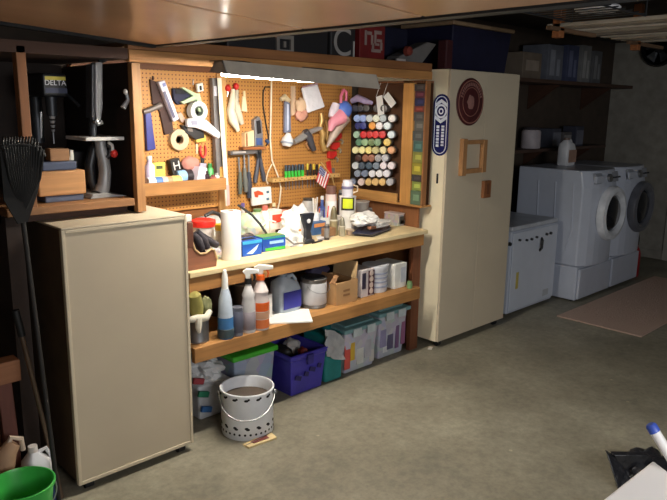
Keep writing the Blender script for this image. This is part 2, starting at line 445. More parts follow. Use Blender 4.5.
for x in (CX0+0.06, CX1-0.06):
    for y in (CY+0.02, 3.36):
        MB().cyl((x-0.02, y+0.02, 0.022), (x+0.02, y+0.02, 0.022), 0.022).build('caster', RUBBER, c, smooth=True)
MB().rbox((CX1+0.02, CY+0.02, 1.16), (0.035, 0.035, 0.13)).build('latch_block', M((104, 62, 44), 0.6), c, 0.004)
MB().rbox((CX1+0.012, CY+0.02, 1.245), (0.04, 0.03, 0.035)).build('latch_cap', WHITE, c, 0.004)

# right cabinet
c = thing('tall_storage_cabinet', 'tall tan double-door storage cabinet standing right of the workbench', 'cabinet', (4.42, 3.3, 0))
RX0, RX1, RY, RZ = 3.962, 4.872, 2.928, 2.067
MB().box(RX0, RX1, RY+0.022, 3.66, 0.05, RZ).build('body', M((240, 228, 198), 0.5, amt=0.03), c, 0.004)  # paler than the doors: lamp light on the cabinet side painted into the colour
xm = (RX0+RX1)/2
for a, b_ in ((RX0+0.001, xm-0.0015), (xm+0.0015, RX1-0.001)):
    MB().box(a, b_, RY, RY+0.021, 0.055, RZ-0.004).build('door', M((200, 186, 162), 0.5, amt=0.03, scale=3), c, 0.002)
for x in (RX0+0.06, RX1-0.07):
    for y in (RY+0.05, 3.58):
        MB().cyl((x-0.014, y, 0.026), (x+0.014, y, 0.026), 0.026).build('caster', RUBBER, c, smooth=True)
MB().cyl((RX0-0.006, RY+0.07, 1.26), (RX0-0.006, RY+0.07, 1.33), 0.007, n=8).build('hinge', BLACK, c)

# blue vertical sign on its side
t = thing('enamel_sign', 'blue vertical rounded enamel sign with white ring emblem on the tall cabinet side', 'sign', (RX0-0.006, 3.02, 1.4))
pc = [aX(442, y, RX0) for y in (94, 156)]
sy, sz0, sz1 = pc[0].y-0.005, pc[1].z, pc[0].z
def capsule(y, z0, z1, hw, x, n=10):
    P = []
    for k in range(n+1): a = math.pi*k/n; P.append(Vector((x, y+hw*math.cos(a), z1-hw+hw*math.sin(a))))
    for k in range(n+1): a = math.pi+math.pi*k/n; P.append(Vector((x, y+hw*math.cos(a), z0+hw+hw*math.sin(a))))
    return P
hw = 0.07
MB().poly(capsule(sy, sz0, sz1, hw, RX0-0.0005), (-0.006, 0, 0)).build('plate', M((30, 34, 92), 0.25, amt=0.02), t)
mb = MB(); o_ = capsule(sy, sz0+0.014, sz1-0.014, hw-0.014, RX0-0.0067); i_ = capsule(sy, sz0+0.02, sz1-0.02, hw-0.02, RX0-0.0067)
n = len(o_); mb.raw(o_+i_+[p-Vector((0.0012,0,0)) for p in o_+i_], [(k, (k+1) % n, n+(k+1) % n, n+k) for k in range(n)] + [(2*n+k, 3*n+k, 3*n+(k+1) % n, 2*n+(k+1) % n) for k in range(n)])
SW = M((215, 222, 236), 0.35)
pl_ = t.children[0]; mb.build('border', SW, pl_)
ez = sz1-0.12
mb = MB()
for r0, r1 in ((0.05, 0.036), (0.022, 0.012)):
    ro = [Vector((RX0-0.0066, sy+r0*math.cos(k*math.pi/16), ez+r0*math.sin(k*math.pi/16))) for k in range(32)]
    ri = [Vector((RX0-0.0066, sy+r1*math.cos(k*math.pi/16), ez+r1*math.sin(k*math.pi/16))) for k in range(32)]
    q = [p-Vector((0.0014,0,0)) for p in ro+ri]
    mb.raw(ro+ri+q, [(64+k, 96+k, 96+(k+1) % 32, 64+(k+1) % 32) for k in range(32)])
mb.poly([(RX0-0.0066, sy+dy, ez+dz) for dy, dz in ((0.05, 0.03), (0.05, 0.055), (0, 0.085), (-0.05, 0.055), (-0.05, 0.03), (0, 0.06))], (-0.0014, 0, 0))
mb.poly([(RX0-0.0066, sy+dy, ez-dz) for dy, dz in ((0.05, 0.03), (0.05, 0.055), (0, 0.085), (-0.05, 0.055), (-0.05, 0.03), (0, 0.06))], (-0.0014, 0, 0))
mb.build('emblem', SW, pl_)
for col, yy in ((0, sy+0.022), (1, sy-0.022)):
    mb = MB(); zz = ez-0.1; k = 0
    while zz > sz0+0.075:
        hgt = [0.02, 0.014, 0.018, 0.012][(k+col) % 4]
        mb.box(RX0-0.008, RX0-0.0066, yy-0.012, yy+0.012, zz-hgt, zz)
        zz -= hgt+0.006; k += 1
    mb.build('lettering', SW, pl_)

# round plaque, small frame and block on its door
p = aY(469.5, 102, RY)
t = thing('round_plaque', 'round dark red plaque high on the tall cabinet door', 'plaque', p)
MB().lathe([(0, 0), (0.165, 0), (0.17, 0.008), (0.16, 0.014), (0, 0.014)], p, 40, (0, -1, 0)).build('disc', M((74, 30, 32), 0.45), t, smooth=True)
def ring(mb, c, r0, r1, y0, y1, n=40):
    pr = [(r0, y0), (r1, y0), (r1, y1), (r0, y1), (r0, y0)]
    mb.lathe(pr, c, n, (0, -1, 0)); return mb
mb = MB()
def flatring(mb, c, r0, r1, h, n=40):
    c = Vector(c)
    f = lambda r, hh: [c + Vector((r*math.cos(2*math.pi*k/n), -hh, r*math.sin(2*math.pi*k/n))) for k in range(n)]
    return mb.loft([f(r1, h-0.0015), f(r1, h), f(r0, h), f(r0, h-0.0015)], False)
flatring(mb, p, 0.148, 0.155, 0.0158); flatring(mb, p, 0.1, 0.104, 0.0158)
mb.build('ring_lines', M((160, 110, 96), 0.5), t)
mb = MB()
for k in range(16):
    a = math.pi*(0.1+0.8*k/15); q = p + Vector((0.126*math.cos(a), -0.0146, 0.126*math.sin(a)))
    mb.rbox(q, (0.012, 0.002, 0.024), (0, -(a-math.pi/2), 0))
mb.blob(p+Vector((0, -0.0125, 0.0)), (0.045, 0.006, 0.05), 0.35, 2, 3)
mb.build('relief', M((150, 108, 100), 0.5), t)
p = aY(470, 157, RY)
t = thing('picture_frame', 'empty light wooden picture frame hanging on the tall cabinet door', 'frame', p)
fx0, fx1, fz0, fz1 = aY(459, 157, RY).x, aY(483, 157, RY).x, aY(470, 173, RY).z, aY(470, 140, RY).z
FW = M((178, 130, 84), 0.55, 0, 'woodz')
MB().box(fx0, fx0+0.05, RY-0.036, RY-0.0005, fz0-0.012, fz1+0.012).build('stile', FW, t, 0.003)
MB().box(fx1-0.05, fx1, RY-0.036, RY-0.0005, fz0, fz1).build('stile', FW, t, 0.003)
MB().box(fx0+0.051, fx1-0.051, RY-0.03, RY-0.0005, fz0, fz0+0.035).build('rail', FW, t, 0.003)
MB().box(fx0+0.051, fx1-0.051, RY-0.03, RY-0.0005, fz1-0.03, fz1).build('rail', FW, t, 0.003)
p0, p1 = aY(480.5, 198, RY), aY(488.5, 180, RY)
t = thing('wooden_hook_block', 'small brown wooden block below the picture frame on the tall cabinet door', 'block', (p0+p1)/2)
MB().box(p0.x, p1.x, RY-0.03, RY-0.0005, p0.z, p1.z).build('block', M((140, 88, 52), 0.6, 0, 'woodz'), t, 0.004)
MB().box(p0.x+0.03, p1.x-0.03, RY-0.034, RY-0.0305, p0.z+0.03, p1.z-0.02).build('inset', M((104, 62, 38), 0.6), t)

# ------------------------------------------------------------------ laundry: washer, dryer, pedestals, white appliance, mat
def laundry(name, label, x0, x1, y0, y1, z0, z1, ringm, glass, plabel):
    pd = thing('laundry_pedestal', plabel, 'pedestal', ((x0+x1)/2, (y0+y1)/2, 0), 'laundry pedestals')
    MB().box(x0, x1, y0+0.03, y1, 0.015, z0-0.003).build('body', APPL, pd, 0.012)
    MB().box(x0+0.008, x1-0.008, y0, y0+0.029, 0.03, z0-0.02).build('drawer', APPL, pd, 0.012)
    for fx in (x0+0.05, x1-0.05):
        for fy in (y0+0.08, y1-0.06): MB().cyl((fx, fy, 0), (fx, fy, 0.016), 0.02).build('foot', RUBBER, pd)
    t = thing(name, label, 'washing machine' if 'washer' in name else 'dryer', ((x0+x1)/2, (y0+y1)/2, z0))
    # body with softly bulging front
    mb = MB(); xm = (x0+x1)/2
    def sec(z):
        P = [Vector((x1, y1, z)), Vector((x0, y1, z))]
        for k in range(9):
            u = k/8; x = x0+(x1-x0)*u; P.append(Vector((x, y0-0.045+0.09*abs(2*u-1)**3, z)))
        return P
    mb.loft([sec(z0), sec(z1-0.16), [p+Vector((0, 0.03 if p.y < y1-0.1 else 0, 0)) for p in sec(z1)]])
    mb.build('body', APPL, t, 0.012, seg=3)
    for dx in (0.12, 0.3, 0.48):
        MB().tube([(x0-0.001, y0+dx+0.05, z0+0.12), (x0-0.003, y0+dx, z0+0.35), (x0-0.001, y0+dx+0.02, z1-0.12)], 0.006, 6).build('side_rib', APPL, t, smooth=True)
    zc = z0+0.49
    dr_ = MB().lathe([(0.165, 0.0), (0.26, 0.0), (0.265, 0.03), (0.25, 0.065), (0.21, 0.075), (0.175, 0.05), (0.165, 0.0)], (xm+0.06, y0-0.04, zc), 48, (0, -1, 0)).build('door_ring', ringm, t, smooth=True)
    MB().lathe([(0, 0.0), (0.172, 0.0), (0.172, 0.03), (0.13, 0.06), (0.0, 0.07)], (xm+0.06, y0-0.04, zc), 40, (0, -1, 0)).build('door_glass', glass, dr_, smooth=True)
    MB().rbox((xm+0.3, y0-0.09, zc), (0.03, 0.03, 0.12)).build('door_handle', ringm, dr_, 0.006)
    cp = MB().rbox((xm, y0-0.01, z1-0.075), (x1-x0-0.2, 0.03, 0.1), (-0.18, 0, 0)).build('control_panel', M((150, 154, 164), 0.35), t, 0.008)
    d = MB().lathe([(0, 0), (0.042, 0), (0.038, 0.03), (0, 0.032)], (xm+0.02, y0-0.022, z1-0.08), 24, (0, -1, 0.15)).build('dial', STEEL, cp, smooth=True)
    MB().box(x0+0.1, x0+0.26, y0-0.034, y0-0.0, z1-0.115, z1-0.05).build('detergent_drawer', APPL, t, 0.006)
    for k in range(5): MB().cyl((xm+0.12+k*0.035, y0-0.02, z1-0.08), (xm+0.12+k*0.035, y0-0.034, z1-0.08), 0.008, n=10).build('button', DSTEEL, cp)
DG = M((28, 30, 36), 0.08)
laundry('front_load_washer', 'white front-loading washer with bright round door ring nearest the cabinets', 5.96, 6.64, 2.80, 3.52, 0.345, 1.25, M((225, 228, 234), 0.25), DG, 'white drawer pedestal under the nearer front-loading washer')
laundry('front_load_dryer', 'white front-loading dryer with dark round door, farther right beside the washer', 6.665, 7.33, 2.80, 3.52, 0.345, 1.25, M((96, 98, 106), 0.3), DG, 'white drawer pedestal under the farther dryer with the dark door')

t = thing('white_appliance', 'low white boxy appliance with knobs and latch, right of the tall cabinet', 'appliance', (5.42, 3.3, 0))
MB().box(5.04, 5.83, 3.0, 3.62, 0.03, 0.77).build('body', APPL, t, 0.012)
MB().box(5.035, 5.835, 2.995, 3.63, 0.772, 0.81).build('top', M((190, 194, 202), 0.35), t, 0.01)
MB().box(5.05, 5.82, 2.985, 2.999, 0.06, 0.755).build('front_panel', M((206, 212, 224), 0.3, amt=0.02), t, 0.006)
mb = MB()
for px, py, r in ((519, 240, 0.012), (526, 240, 0.012), (531, 239, 0.014), (536, 237, 0.012), (546, 234, 0.015), (550, 233, 0.015), (509, 244, 0.02)):
    q = aY(px, py, 2.985); MB().cyl((q.x, 2.985, q.z), (q.x, 2.966, q.z), r*0.9, r*0.8, 12).build('knob', DSTEEL, t, smooth=True)
q = aY(540, 245, 2.985)
MB().tube([(q.x+0.02, 2.985, q.z+0.06), (q.x-0.015, 2.955, q.z+0.05), (q.x-0.02, 2.955, q.z-0.02), (q.x+0.0, 2.985, q.z-0.05)], 0.012, 8).build('latch_handle', BLACK, t, smooth=True)
q = aY(517, 280, 2.985)
MB().box(q.x-0.02, q.x+0.02, 2.983, 2.9849, q.z-0.08, q.z+0.07).build('label_strip', M((196, 178, 90), 0.5), t)
q = aY(545, 292, 2.985)
MB().box(q.x-0.05, q.x+0.05, 2.983, 2.9849, q.z-0.03, q.z+0.03).build('badge', M((180, 184, 190), 0.4), t)

o = MB().box(5.42, 7.6, 1.98, 2.72, 0.0, 0.012).build('floor_mat', M((196, 168, 152), 0.9, 0, 'crumple', scale=160), bevel=0.004)
tag(o, 'brown rectangular floor mat lying in front of the washer and dryer', 'mat')

t = thing('red_bottle', 'red bottle with dark cap standing on the floor by the dryer', 'bottle', (7.47, 2.9, 0))
MB().lathe([(0, 0), (0.055, 0), (0.06, 0.02), (0.06, 0.26), (0.045, 0.31), (0.024, 0.34), (0.024, 0.36), (0, 0.36)], (7.47, 2.9, 0), 20).build('body', M((150, 34, 40), 0.35), t, smooth=True)
MB().lathe([(0, 0.361), (0.03, 0.361), (0.03, 0.43), (0.014, 0.5), (0, 0.5)], (7.47, 2.9, 0), 16).build('cap', BLACK, t, smooth=True)
# behind / on the laundry machines
ls = thing('laundry_shelf', 'dark wall shelf above the washer and dryer holding boxes near the ceiling', 'shelf', (6.6, 3.66, 2.05))
MB().box(5.05, 8.2, 3.42, 3.855, 2.05, 2.085).build('board', M((84, 62, 50), 0.7, 0, 'woodx'), ls, 0.003)
for x in (5.4, 6.6, 7.8): MB().poly([(x, 3.855, 1.8), (x, 3.855, 2.049), (x, 3.5, 2.049)], (0.03, 0, 0)).build('bracket', DARKW, ls)
ls = thing('laundry_ledge', 'narrow dark ledge on the wall just above the washer', 'shelf', (6.6, 3.75, 1.37))
MB().box(5.05, 7.9, 3.54, 3.855, 1.37, 1.4).build('board', M((88, 66, 56), 0.7, 0, 'woodx'), ls, 0.003)
for x in (5.4, 6.6, 7.7): MB().poly([(x, 3.855, 1.2), (x, 3.855, 1.369), (x, 3.62, 1.369)], (0.03, 0, 0)).build('bracket', DARKW, ls)
t = thing('paper_towel_pack', 'pale round-sided pack standing on the ledge behind the washer, left of the jug', 'pack', (6.42, 3.68, 1.4))
MB().lathe([(0, 0), (0.095, 0), (0.1, 0.01), (0.1, 0.17), (0.085, 0.19), (0, 0.19)], (6.42, 3.68, 1.4), 24).build('body', M((190, 180, 184), 0.5), t, smooth=True)
MB().lathe([(0, 0.191), (0.03, 0.191), (0.09, 0.2), (0.07, 0.215), (0, 0.22)], (6.42, 3.68, 1.4), 20).build('lid', M((90, 84, 90), 0.5), t, smooth=True)
def jug(name, label, c, wd, dp, h, body, cap, lbl=None, group=None):
    t = thing(name, label, 'jug', c, group); c = Vector(c)
    mb = MB(); rings = []
    for f, kx, ky in ((0, 0.92, 0.92), (0.03, 1, 1), (0.6, 1, 1), (0.78, 0.85, 0.9), (0.9, 0.35, 0.45), (0.93, 0.28, 0.36)):
        rings.append([c + Vector((math.copysign(abs(math.cos(a))**0.5, math.cos(a))*wd/2*kx - (0.0 if f < 0.7 else wd*0.12*(f-0.7)/0.23), math.copysign(abs(math.sin(a))**0.5, math.sin(a))*dp/2*ky, h*f)) for a in [2*math.pi*k/20 for k in range(20)]])
    mb.loft(rings).build('body', body, t, smooth=True)
    cc = c + Vector((-wd*0.12, 0, h*0.931))
    MB().lathe([(0, 0), (wd*0.16, 0), (wd*0.15, h*0.08), (0, h*0.085)], cc, 14).build('cap', cap, t, smooth=True)
    MB().tube([c+Vector((wd*0.06, 0, h*0.9)), c+Vector((wd*0.3, 0, h*0.92)), c+Vector((wd*0.44, 0, h*0.8)), c+Vector((wd*0.46, 0, h*0.6))], wd*0.07, 8).build('handle', body, t, smooth=True)
    if lbl: MB().box(c.x-wd*0.4, c.x+wd*0.4, c.y-dp/2-0.004, c.y-dp/2+0.002, c.z+h*0.12, c.z+h*0.58).build('label_panel', lbl, t, 0.003)
    return t
jug('detergent_jug', 'white detergent jug standing on top of the nearer washer', (6.42, 3.27, 1.252), 0.19, 0.13, 0.27, M((225, 225, 228), 0.4), M((120, 100, 90), 0.4), M((176, 140, 120), 0.5))
for k, (x, h_, cc) in enumerate(((6.78, 0.2, (70, 72, 84)), (7.02, 0.16, (96, 92, 92)), (7.3, 0.22, (60, 62, 76)))):
    t = thing('laundry_box', ['dark detergent box on the ledge right of the jug', 'grey detergent box in the middle of the ledge over the dryer', 'dark box on the far right of the ledge over the dryer'][k], 'box', (x, 3.66, 1.4), 'boxes on the laundry ledge')
    MB().box(x-0.09, x+0.09, 3.58, 3.74, 1.401, 1.4+h_).build('carton', M(cc, 0.6), t, 0.004)
    MB().box(x-0.08, x+0.08, 3.577, 3.5795, 1.42, 1.4+h_*0.8).build('front_label', M(tuple(min(255, v+50) for v in cc), 0.6), t)
UP = [(5.35, 0.17, 0.30, (46, 44, 50), 'low dark box at the left end of the shelf above the appliance'),
      (5.98, 0.34, 0.24, (70, 62, 54), 'pale grey carton on the high shelf, right of the big dark bin'),
      (6.42, 0.3, 0.34, (64, 66, 72), 'dark patterned box on the high shelf above the washer'),
      (6.78, 0.24, 0.36, (44, 48, 66), 'dark blue box on the high shelf above the washer and dryer'),
      (7.08, 0.2, 0.38, (78, 78, 78), 'upright grey book-like box on the high shelf above the dryer'),
      (7.34, 0.2, 0.34, (60, 60, 62), 'dark upright box at the right end of the high shelf')]
for x, wd_, h_, cc, lb_ in UP:
    cc = tuple(int(v*1.6) for v in cc)
    t = thing('shelf_box', lb_, 'box', (x, 3.6, 2.085), 'boxes on the high laundry shelf')
    MB().box(x-wd_/2, x+wd_/2, 3.47, 3.76, 2.086, 2.086+h_).build('carton', M(cc, 0.7), t, 0.005)
    mb = MB()
    if h_ > 0.32:
        mb.box(x-wd_*0.35, x-wd_*0.05, 3.467, 3.4695, 2.13, 2.086+h_*0.85); mb.box(x+wd_*0.1, x+wd_*0.3, 3.467, 3.4695, 2.13, 2.086+h_*0.6)
    else: mb.box(x-wd_*0.35, x+wd_*0.35, 3.467, 3.4695, 2.086+h_*0.3, 2.086+h_*0.7)
    mb.build('front_label', M(tuple(min(255, v+34) for v in cc), 0.6), t)
q = aX(661, 49, XR)
t = thing('wall_fan', 'dark round object hanging high on the right wall at the frame edge', 'fan', (XR-0.05, q.y, q.z))
MB().lathe([(0.18, 0), (0.2, 0.0), (0.21, 0.05), (0.19, 0.1), (0.18, 0.05), (0.18, 0)], (XR, q.y, q.z), 36, (-1, 0, 0)).build('rim', BLACK, t, smooth=True)
for k in range(5):
    a = 2*math.pi*k/5; b_ = a+0.9
    f = lambda an, r, d: (XR-0.03-d, q.y+r*math.cos(an), q.z+r*math.sin(an))
    MB().poly([f(a, 0.04, 0), f(a, 0.165, 0), f(b_-0.2, 0.165, 0.03), f(b_, 0.04, 0.02)], (-0.004, 0, 0)).build('blade', DSTEEL, t)
MB().lathe([(0, 0), (0.05, 0), (0.045, 0.09), (0, 0.095)], (XR, q.y, q.z), 20, (-1, 0, 0)).build('hub', BLACK, t, smooth=True)

# ------------------------------------------------------------------ things on the header shelf (z 2.08) and on the tall cabinet
def bin_(name, label, x0, x1, y0, y1, z0, z1, m, lidm=None, taper=0.04, cat='bin', group=None, liph=0.03):
    t = thing(name, label, cat, ((x0+x1)/2, (y0+y1)/2, z0), group)
    R_ = lambda d, z: [Vector((x0+d, y0+d, z)), Vector((x1-d, y0+d, z)), Vector((x1-d, y1-d, z)), Vector((x0+d, y1-d, z))]
    mb = MB()
    if lidm: mb.loft([R_(taper, z0), R_(0.012, z1)])
    else: mb.loft([R_(taper, z0), R_(0.0, z1), R_(0.006, z1), R_(taper+0.006, z0+0.006)])
    mb.build('tub', m, t, 0.008)
    mb = MB().box(x0-0.006, x1+0.006, y0-0.006, y1+0.006, z1+0.001 if lidm else z1-liph, z1+liph if lidm else z1+0.004) if lidm else None
    if mb: mb.build('lid', lidm, t, 0.009, seg=3)
    return t
TS = 2.082
t = thing('dark_case', 'dark case with pale square latch on the header shelf at the left', 'case', (2.6, 3.3, TS))
MB().box(2.2, 2.95, 3.11, 3.5, TS, TS+0.2).build('case_body', M((30, 28, 30), 0.6), t, 0.012)
mb = MB(); a, b_ = aY(276, 53, 3.105), aY(293, 36, 3.105)
def sqring(mb, x0, x1, z0, z1, th, y, d):
    mb.box(x0, x1, y-d, y, z0, z0+th); mb.box(x0, x1, y-d, y, z1-th, z1); mb.box(x0, x0+th, y-d, y, z0+th, z1-th); mb.box(x1-th, x1, y-d, y, z0+th, z1-th); return mb
sqring(mb, a.x, b_.x, max(a.z, TS), b_.z, 0.022, 3.109, 0.012); mb.box(a.x+0.055, b_.x-0.055, 3.1, 3.109, a.z+0.035, b_.z-0.035)
mb.build('square_latch', M((140, 132, 124), 0.5), t)
t = thing('lettered_bin', 'dark plastic bin with a large white letter C on its front', 'bin', (3.06, 3.3, TS))
MB().box(2.97, 3.19, 3.11, 3.5, TS, TS+0.22).build('tub', M((36, 34, 36), 0.6), t, 0.01)
text('C', 0.24, (3.07, 3.1085, TS+0.1), (1, 0, 0), (0, 0, 1), M((160, 154, 150), 0.5), 'letter', t)
MB().box(3.165, 3.175, 3.104, 3.1095, TS+0.01, TS+0.12).build('stripe', M((190, 186, 180), 0.5), t)
t = thing('red_carton', 'red carton with white block pattern on the header shelf', 'carton', (3.33, 3.3, TS))
MB().box(3.215, 3.455, 3.1, 3.4, TS, TS+0.235).build('carton', M((112, 28, 28), 0.55), t, 0.004)
mb = MB()
for x, z, sx, sz in ((3.27, 0.15, 0.02, 0.09), (3.30, 0.18, 0.05, 0.02), (3.33, 0.14, 0.02, 0.06), (3.385, 0.19, 0.07, 0.022), (3.36, 0.15, 0.02, 0.06), (3.4, 0.14, 0.05, 0.018), (3.42, 0.105, 0.02, 0.05), (3.37, 0.075, 0.09, 0.02), (3.34, 0.10, 0.02, 0.04), (3.38, 0.115, 0.04, 0.015)):
    mb.box(x-sx/2, x+sx/2, 3.0975, 3.0995, TS+z-sz/2, TS+z+sz/2)
mb.build('white_pattern', M((150, 130, 124), 0.5), t)
t = thing('angled_tool_case', 'grey wedge-shaped tool leaning on the header shelf beside the red carton', 'tool', (3.75, 3.25, TS))
P = [aY(x, y, 3.12) for x, y in ((396, 66), (420, 68), (437, 44), (428, 42), (400, 56))]
for v in P: v.z = max(v.z, TS)
MB().poly(P, (0, 0.12, 0)).build('body', M((110, 106, 104), 0.5), t, 0.008)
q = aY(402, 50, 3.16); MB().lathe([(0, 0), (0.035, 0), (0.03, 0.03), (0, 0.04)], (q.x, 3.118, q.z-0.01), 16, (0, -1, 0)).build('knob', M((130, 60, 50), 0.4), t, smooth=True)
q = aY(402, 62, 3.1); MB().box(q.x-0.05, q.x+0.04, 3.1, 3.118, TS, TS+0.04).build('label_plate', M((190, 180, 175), 0.5), t, 0.003)
o = MB().box(3.47, 3.93, 3.3, 3.62, TS, TS+0.27).build('navy_bin', M((20, 21, 44), 0.6), bevel=0.012)
tag(o, 'navy bin behind the grey wedge tool on the header shelf', 'bin')
t = bin_('dark_storage_bin', 'big dark navy bin with dull tan lid on top of the tall cabinet', 4.2, 5.02, 3.1, 3.6, RZ+0.002, RZ+0.33, M((26, 26, 52), 0.5), M((150, 124, 96), 0.5))
o = MB().rbox((4.14, 3.12, RZ+0.11), (0.08, 0.08, 0.21)).build('red_can', M((70, 32, 36), 0.5), bevel=0.008)
tag(o, 'dull red tin standing left of the navy bin on the tall cabinet', 'tin')

# ------------------------------------------------------------------ under the bench, on the floor
def perf_pail():
    c = Vector((2.115, 2.855, 0)); H_, r0, r1 = 0.265, 0.143, 0.147
    t = thing('perforated_pail', 'white enamel pail with rows of punched holes standing on the floor', 'pail', c)
    PM = M((226, 228, 232), 0.3, amt=0.05)
    mb = MB()
    mb.lathe([(0, 0.0), (r0, 0.0), (r0+0.002, 0.01), (r1, H_-0.008), (r1+0.006, H_-0.004), (r1+0.004, H_), (r1-0.004, H_), (r1-0.008, H_-0.01), (r0-0.006, 0.008), (0, 0.008)], c, 56)
    mb.mats = [PM]
    MB().lathe([(0, 0.012), (r0-0.009, 0.012), (r0-0.008, 0.2), (0, 0.2)], c, 32).build('dark_fill', M((70, 60, 52), 0.9), t)  # dark brown filling, set high so the inside of the pail looks dark
    mb.mat(M((24, 22, 22), 0.8))
    def hole(a, z, rr, sx=1.0):
        R0 = r0 + (r1-r0)*z/H_ + 0.0012
        d = Vector((math.cos(a), math.sin(a), 0)); u = Vector((-d.y, d.x, 0))
        q = c + d*R0 + Vector((0, 0, z))
        P_ = [q + u*(rr*sx*math.cos(k*math.pi/5)) + Vector((0, 0, rr*math.sin(k*math.pi/5))) for k in range(10)]
        mb.poly(P_, d*0.0012)
    for k in range(30): hole(2*math.pi*k/30, 0.035, 0.0068)
    for k in range(14):
        for dz in (-0.011, 0.0): hole(2*math.pi*k/14 + (0.05 if dz else 0), 0.074+dz*0.6, 0.007, 1.6)
        hole(2*math.pi*k/14, H_-0.028, 0.007, 1.8); hole(2*math.pi*k/14+0.09, H_-0.022, 0.006, 1.2)
    mb.build('bucket', None, t, smooth=True)
    f = Vector((-0.64, -0.77, 0)).normalized(); s_ = Vector((f.y, -f.x, 0))*-1
    A = c + s_*(r1+0.008) + Vector((0, 0, H_-0.04)); B = c - s_*(r1+0.008) + Vector((0, 0, H_-0.04))
    pts = []
    for k in range(17):
        a = math.pi*k/16
        pts.append(c + s_*((r1+0.009)*math.cos(a)) + f*((r1+0.012)*math.sin(a)) + Vector((0, 0, H_-0.04-0.10*math.sin(a))))
    MB().tube(pts, 0.0032, 6).build('wire_handle', STEEL, t, smooth=True)
    for P_ in (A, B): MB().blob(P_, (0.014, 0.014, 0.016), 0, 2).build('handle_ear', STEEL, t, smooth=True)
perf_pail()
t = thing('mouse_trap', 'small pale wooden trap with dark red marking, on the floor before the pail', 'trap', (2.07, 2.68, 0))
q = [aZ(x, y) for x, y in ((243, 446), (270, 433), (277, 439), (249, 449))]
MB().poly(q, (0, 0, 0.012)).build('base', M((222, 200, 150), 0.6), t, 0.002)
cn = sum(q, Vector())/4; q2 = [cn + (p-cn)*0.55 + Vector((0, 0, 0.0122)) for p in q]
MB().poly(q2, (0, 0, 0.002)).build('red_mark', M((110, 44, 40), 0.6), t)
MB().tube([q[1].lerp(q[2], 0.2)+Vector((0,0,.014)), cn+Vector((0,0,.02)), q[0].lerp(q[3], 0.5)+Vector((0,0,.014))], 0.0016, 6).build('wire_spring', STEEL, t)

# bags in a white tub at left
t = thing('white_bag_tub', 'white tub of crumpled plastic bags half hidden behind the tan cabinet', 'tub', (2.02, 3.2, 0))
x0, x1 = 1.93, 2.24
MB().loft([[Vector((2.07+rx*0.115*k_, 3.24+ry*0.14*k_, z)) for rx, ry in ((-1,-1),(1,-1),(1,1),(-1,1))] for z, k_ in ((0.0, 0.85), (0.22, 1.0))]).build('tub', M((206, 208, 212), 0.5), t, 0.015)
mb = MB().blob((2.07, 3.24, 0.27), (0.115, 0.13, 0.08), 0.5, 4, 4).build('bag_heap', M((214, 214, 214), 0.35, 0, 'crumple'), t, smooth=True)
for k, (px, py, cc) in enumerate(((205, 395, (40, 120, 90)), (208, 410, (60, 110, 170)), (200, 382, (150, 60, 66)))):
    q = aY(px, py, 3.07); MB().rbox((q.x, 3.085, q.z), (0.07, 0.02, 0.035), (0, 0.3, 0)).build('printed_mark', M(cc, 0.5), t, 0.004)
t = bin_('green_lid_bin', 'clear storage bin with bright green lid under the bench behind the pail', 2.2, 2.535, 3.1, 3.6, 0.0, 0.30, M((150, 156, 176), 0.25, 0, 'mottle', 0.12, 14), M((70, 176, 50), 0.4), 0.03, liph=0.035)
t = thing('blue_cooler_bin', 'purple-blue plastic bin of odds and ends under the bench', 'bin', (2.72, 3.2, 0))
R_ = lambda d, z: [Vector((2.56+d, 3.0+d, z)), Vector((2.86-d, 3.0+d, z)), Vector((2.86-d, 3.4-d, z)), Vector((2.56+d, 3.4-d, z))]
BLU = M((62, 54, 158), 0.45)
MB().loft([R_(0.02, 0), R_(0.0, 0.24), R_(-0.012, 0.245), R_(-0.012, 0.275), R_(0.008, 0.275), R_(0.026, 0.01)]).build('tub', BLU, t, 0.006)
MB().box(2.68, 2.73, 2.972, 2.987, 0.2, 0.265).build('latch', M((44, 38, 120), 0.45), t, 0.004)
mb = MB()
for x, z, s_ in ((2.62, 0.12, 0.05), (2.69, 0.13, 0.035), (2.74, 0.15, 0.05), (2.8, 0.16, 0.03)): mb.rbox((x, 2.9965, z), (s_, 0.004, 0.03), (0, 0.35, 0))
mb.build('scuff_mark', M((40, 34, 92), 0.6), t)
t2 = [('dark_gadget', (2.62, 3.2, 0.26), (0.07, 0.1, 0.06), (30, 28, 30), 'dark gadget lying in the purple-blue bin at left'), ('red_tool', (2.72, 3.1, 0.27), (0.04, 0.05, 0.04), (120, 44, 40), 'red tool poking out of the purple-blue bin'), ('pale_box', (2.75, 3.25, 0.27), (0.07, 0.08, 0.05), (190, 184, 180), 'small pale box at the back of the purple-blue bin')]
for n_, c_, r_, cc, l_ in t2:
    o = MB().blob((c_[0]+0.03, c_[1], 0.225), (r_[0]*0.8, r_[1]*0.8, r_[2]+0.0), 0.3, 3, len(n_)).build(n_, M(cc, 0.5), smooth=True); tag(o, l_, 'clutter')
o = MB().box(2.59, 2.83, 3.03, 3.37, 0.02, 0.16).build('folded_cloth', M((60, 52, 58), 0.9), bevel=0.02)
tag(o, 'dark folded cloth filling the purple-blue bin', 'cloth')
t = thing('teal_jug', 'teal plastic container between the purple-blue bin and the clear bins', 'container', (2.98, 3.12, 0))
MB().box(2.875, 3.035, 3.02, 3.25, 0, 0.33).build('body', M((24, 122, 122), 0.4), t, 0.02, seg=3)
MB().lathe([(0, 0), (0.035, 0), (0.035, 0.035), (0, 0.036)], (2.98, 3.13, 0.331), 16).build('cap', M((20, 96, 98), 0.4), t, smooth=True)
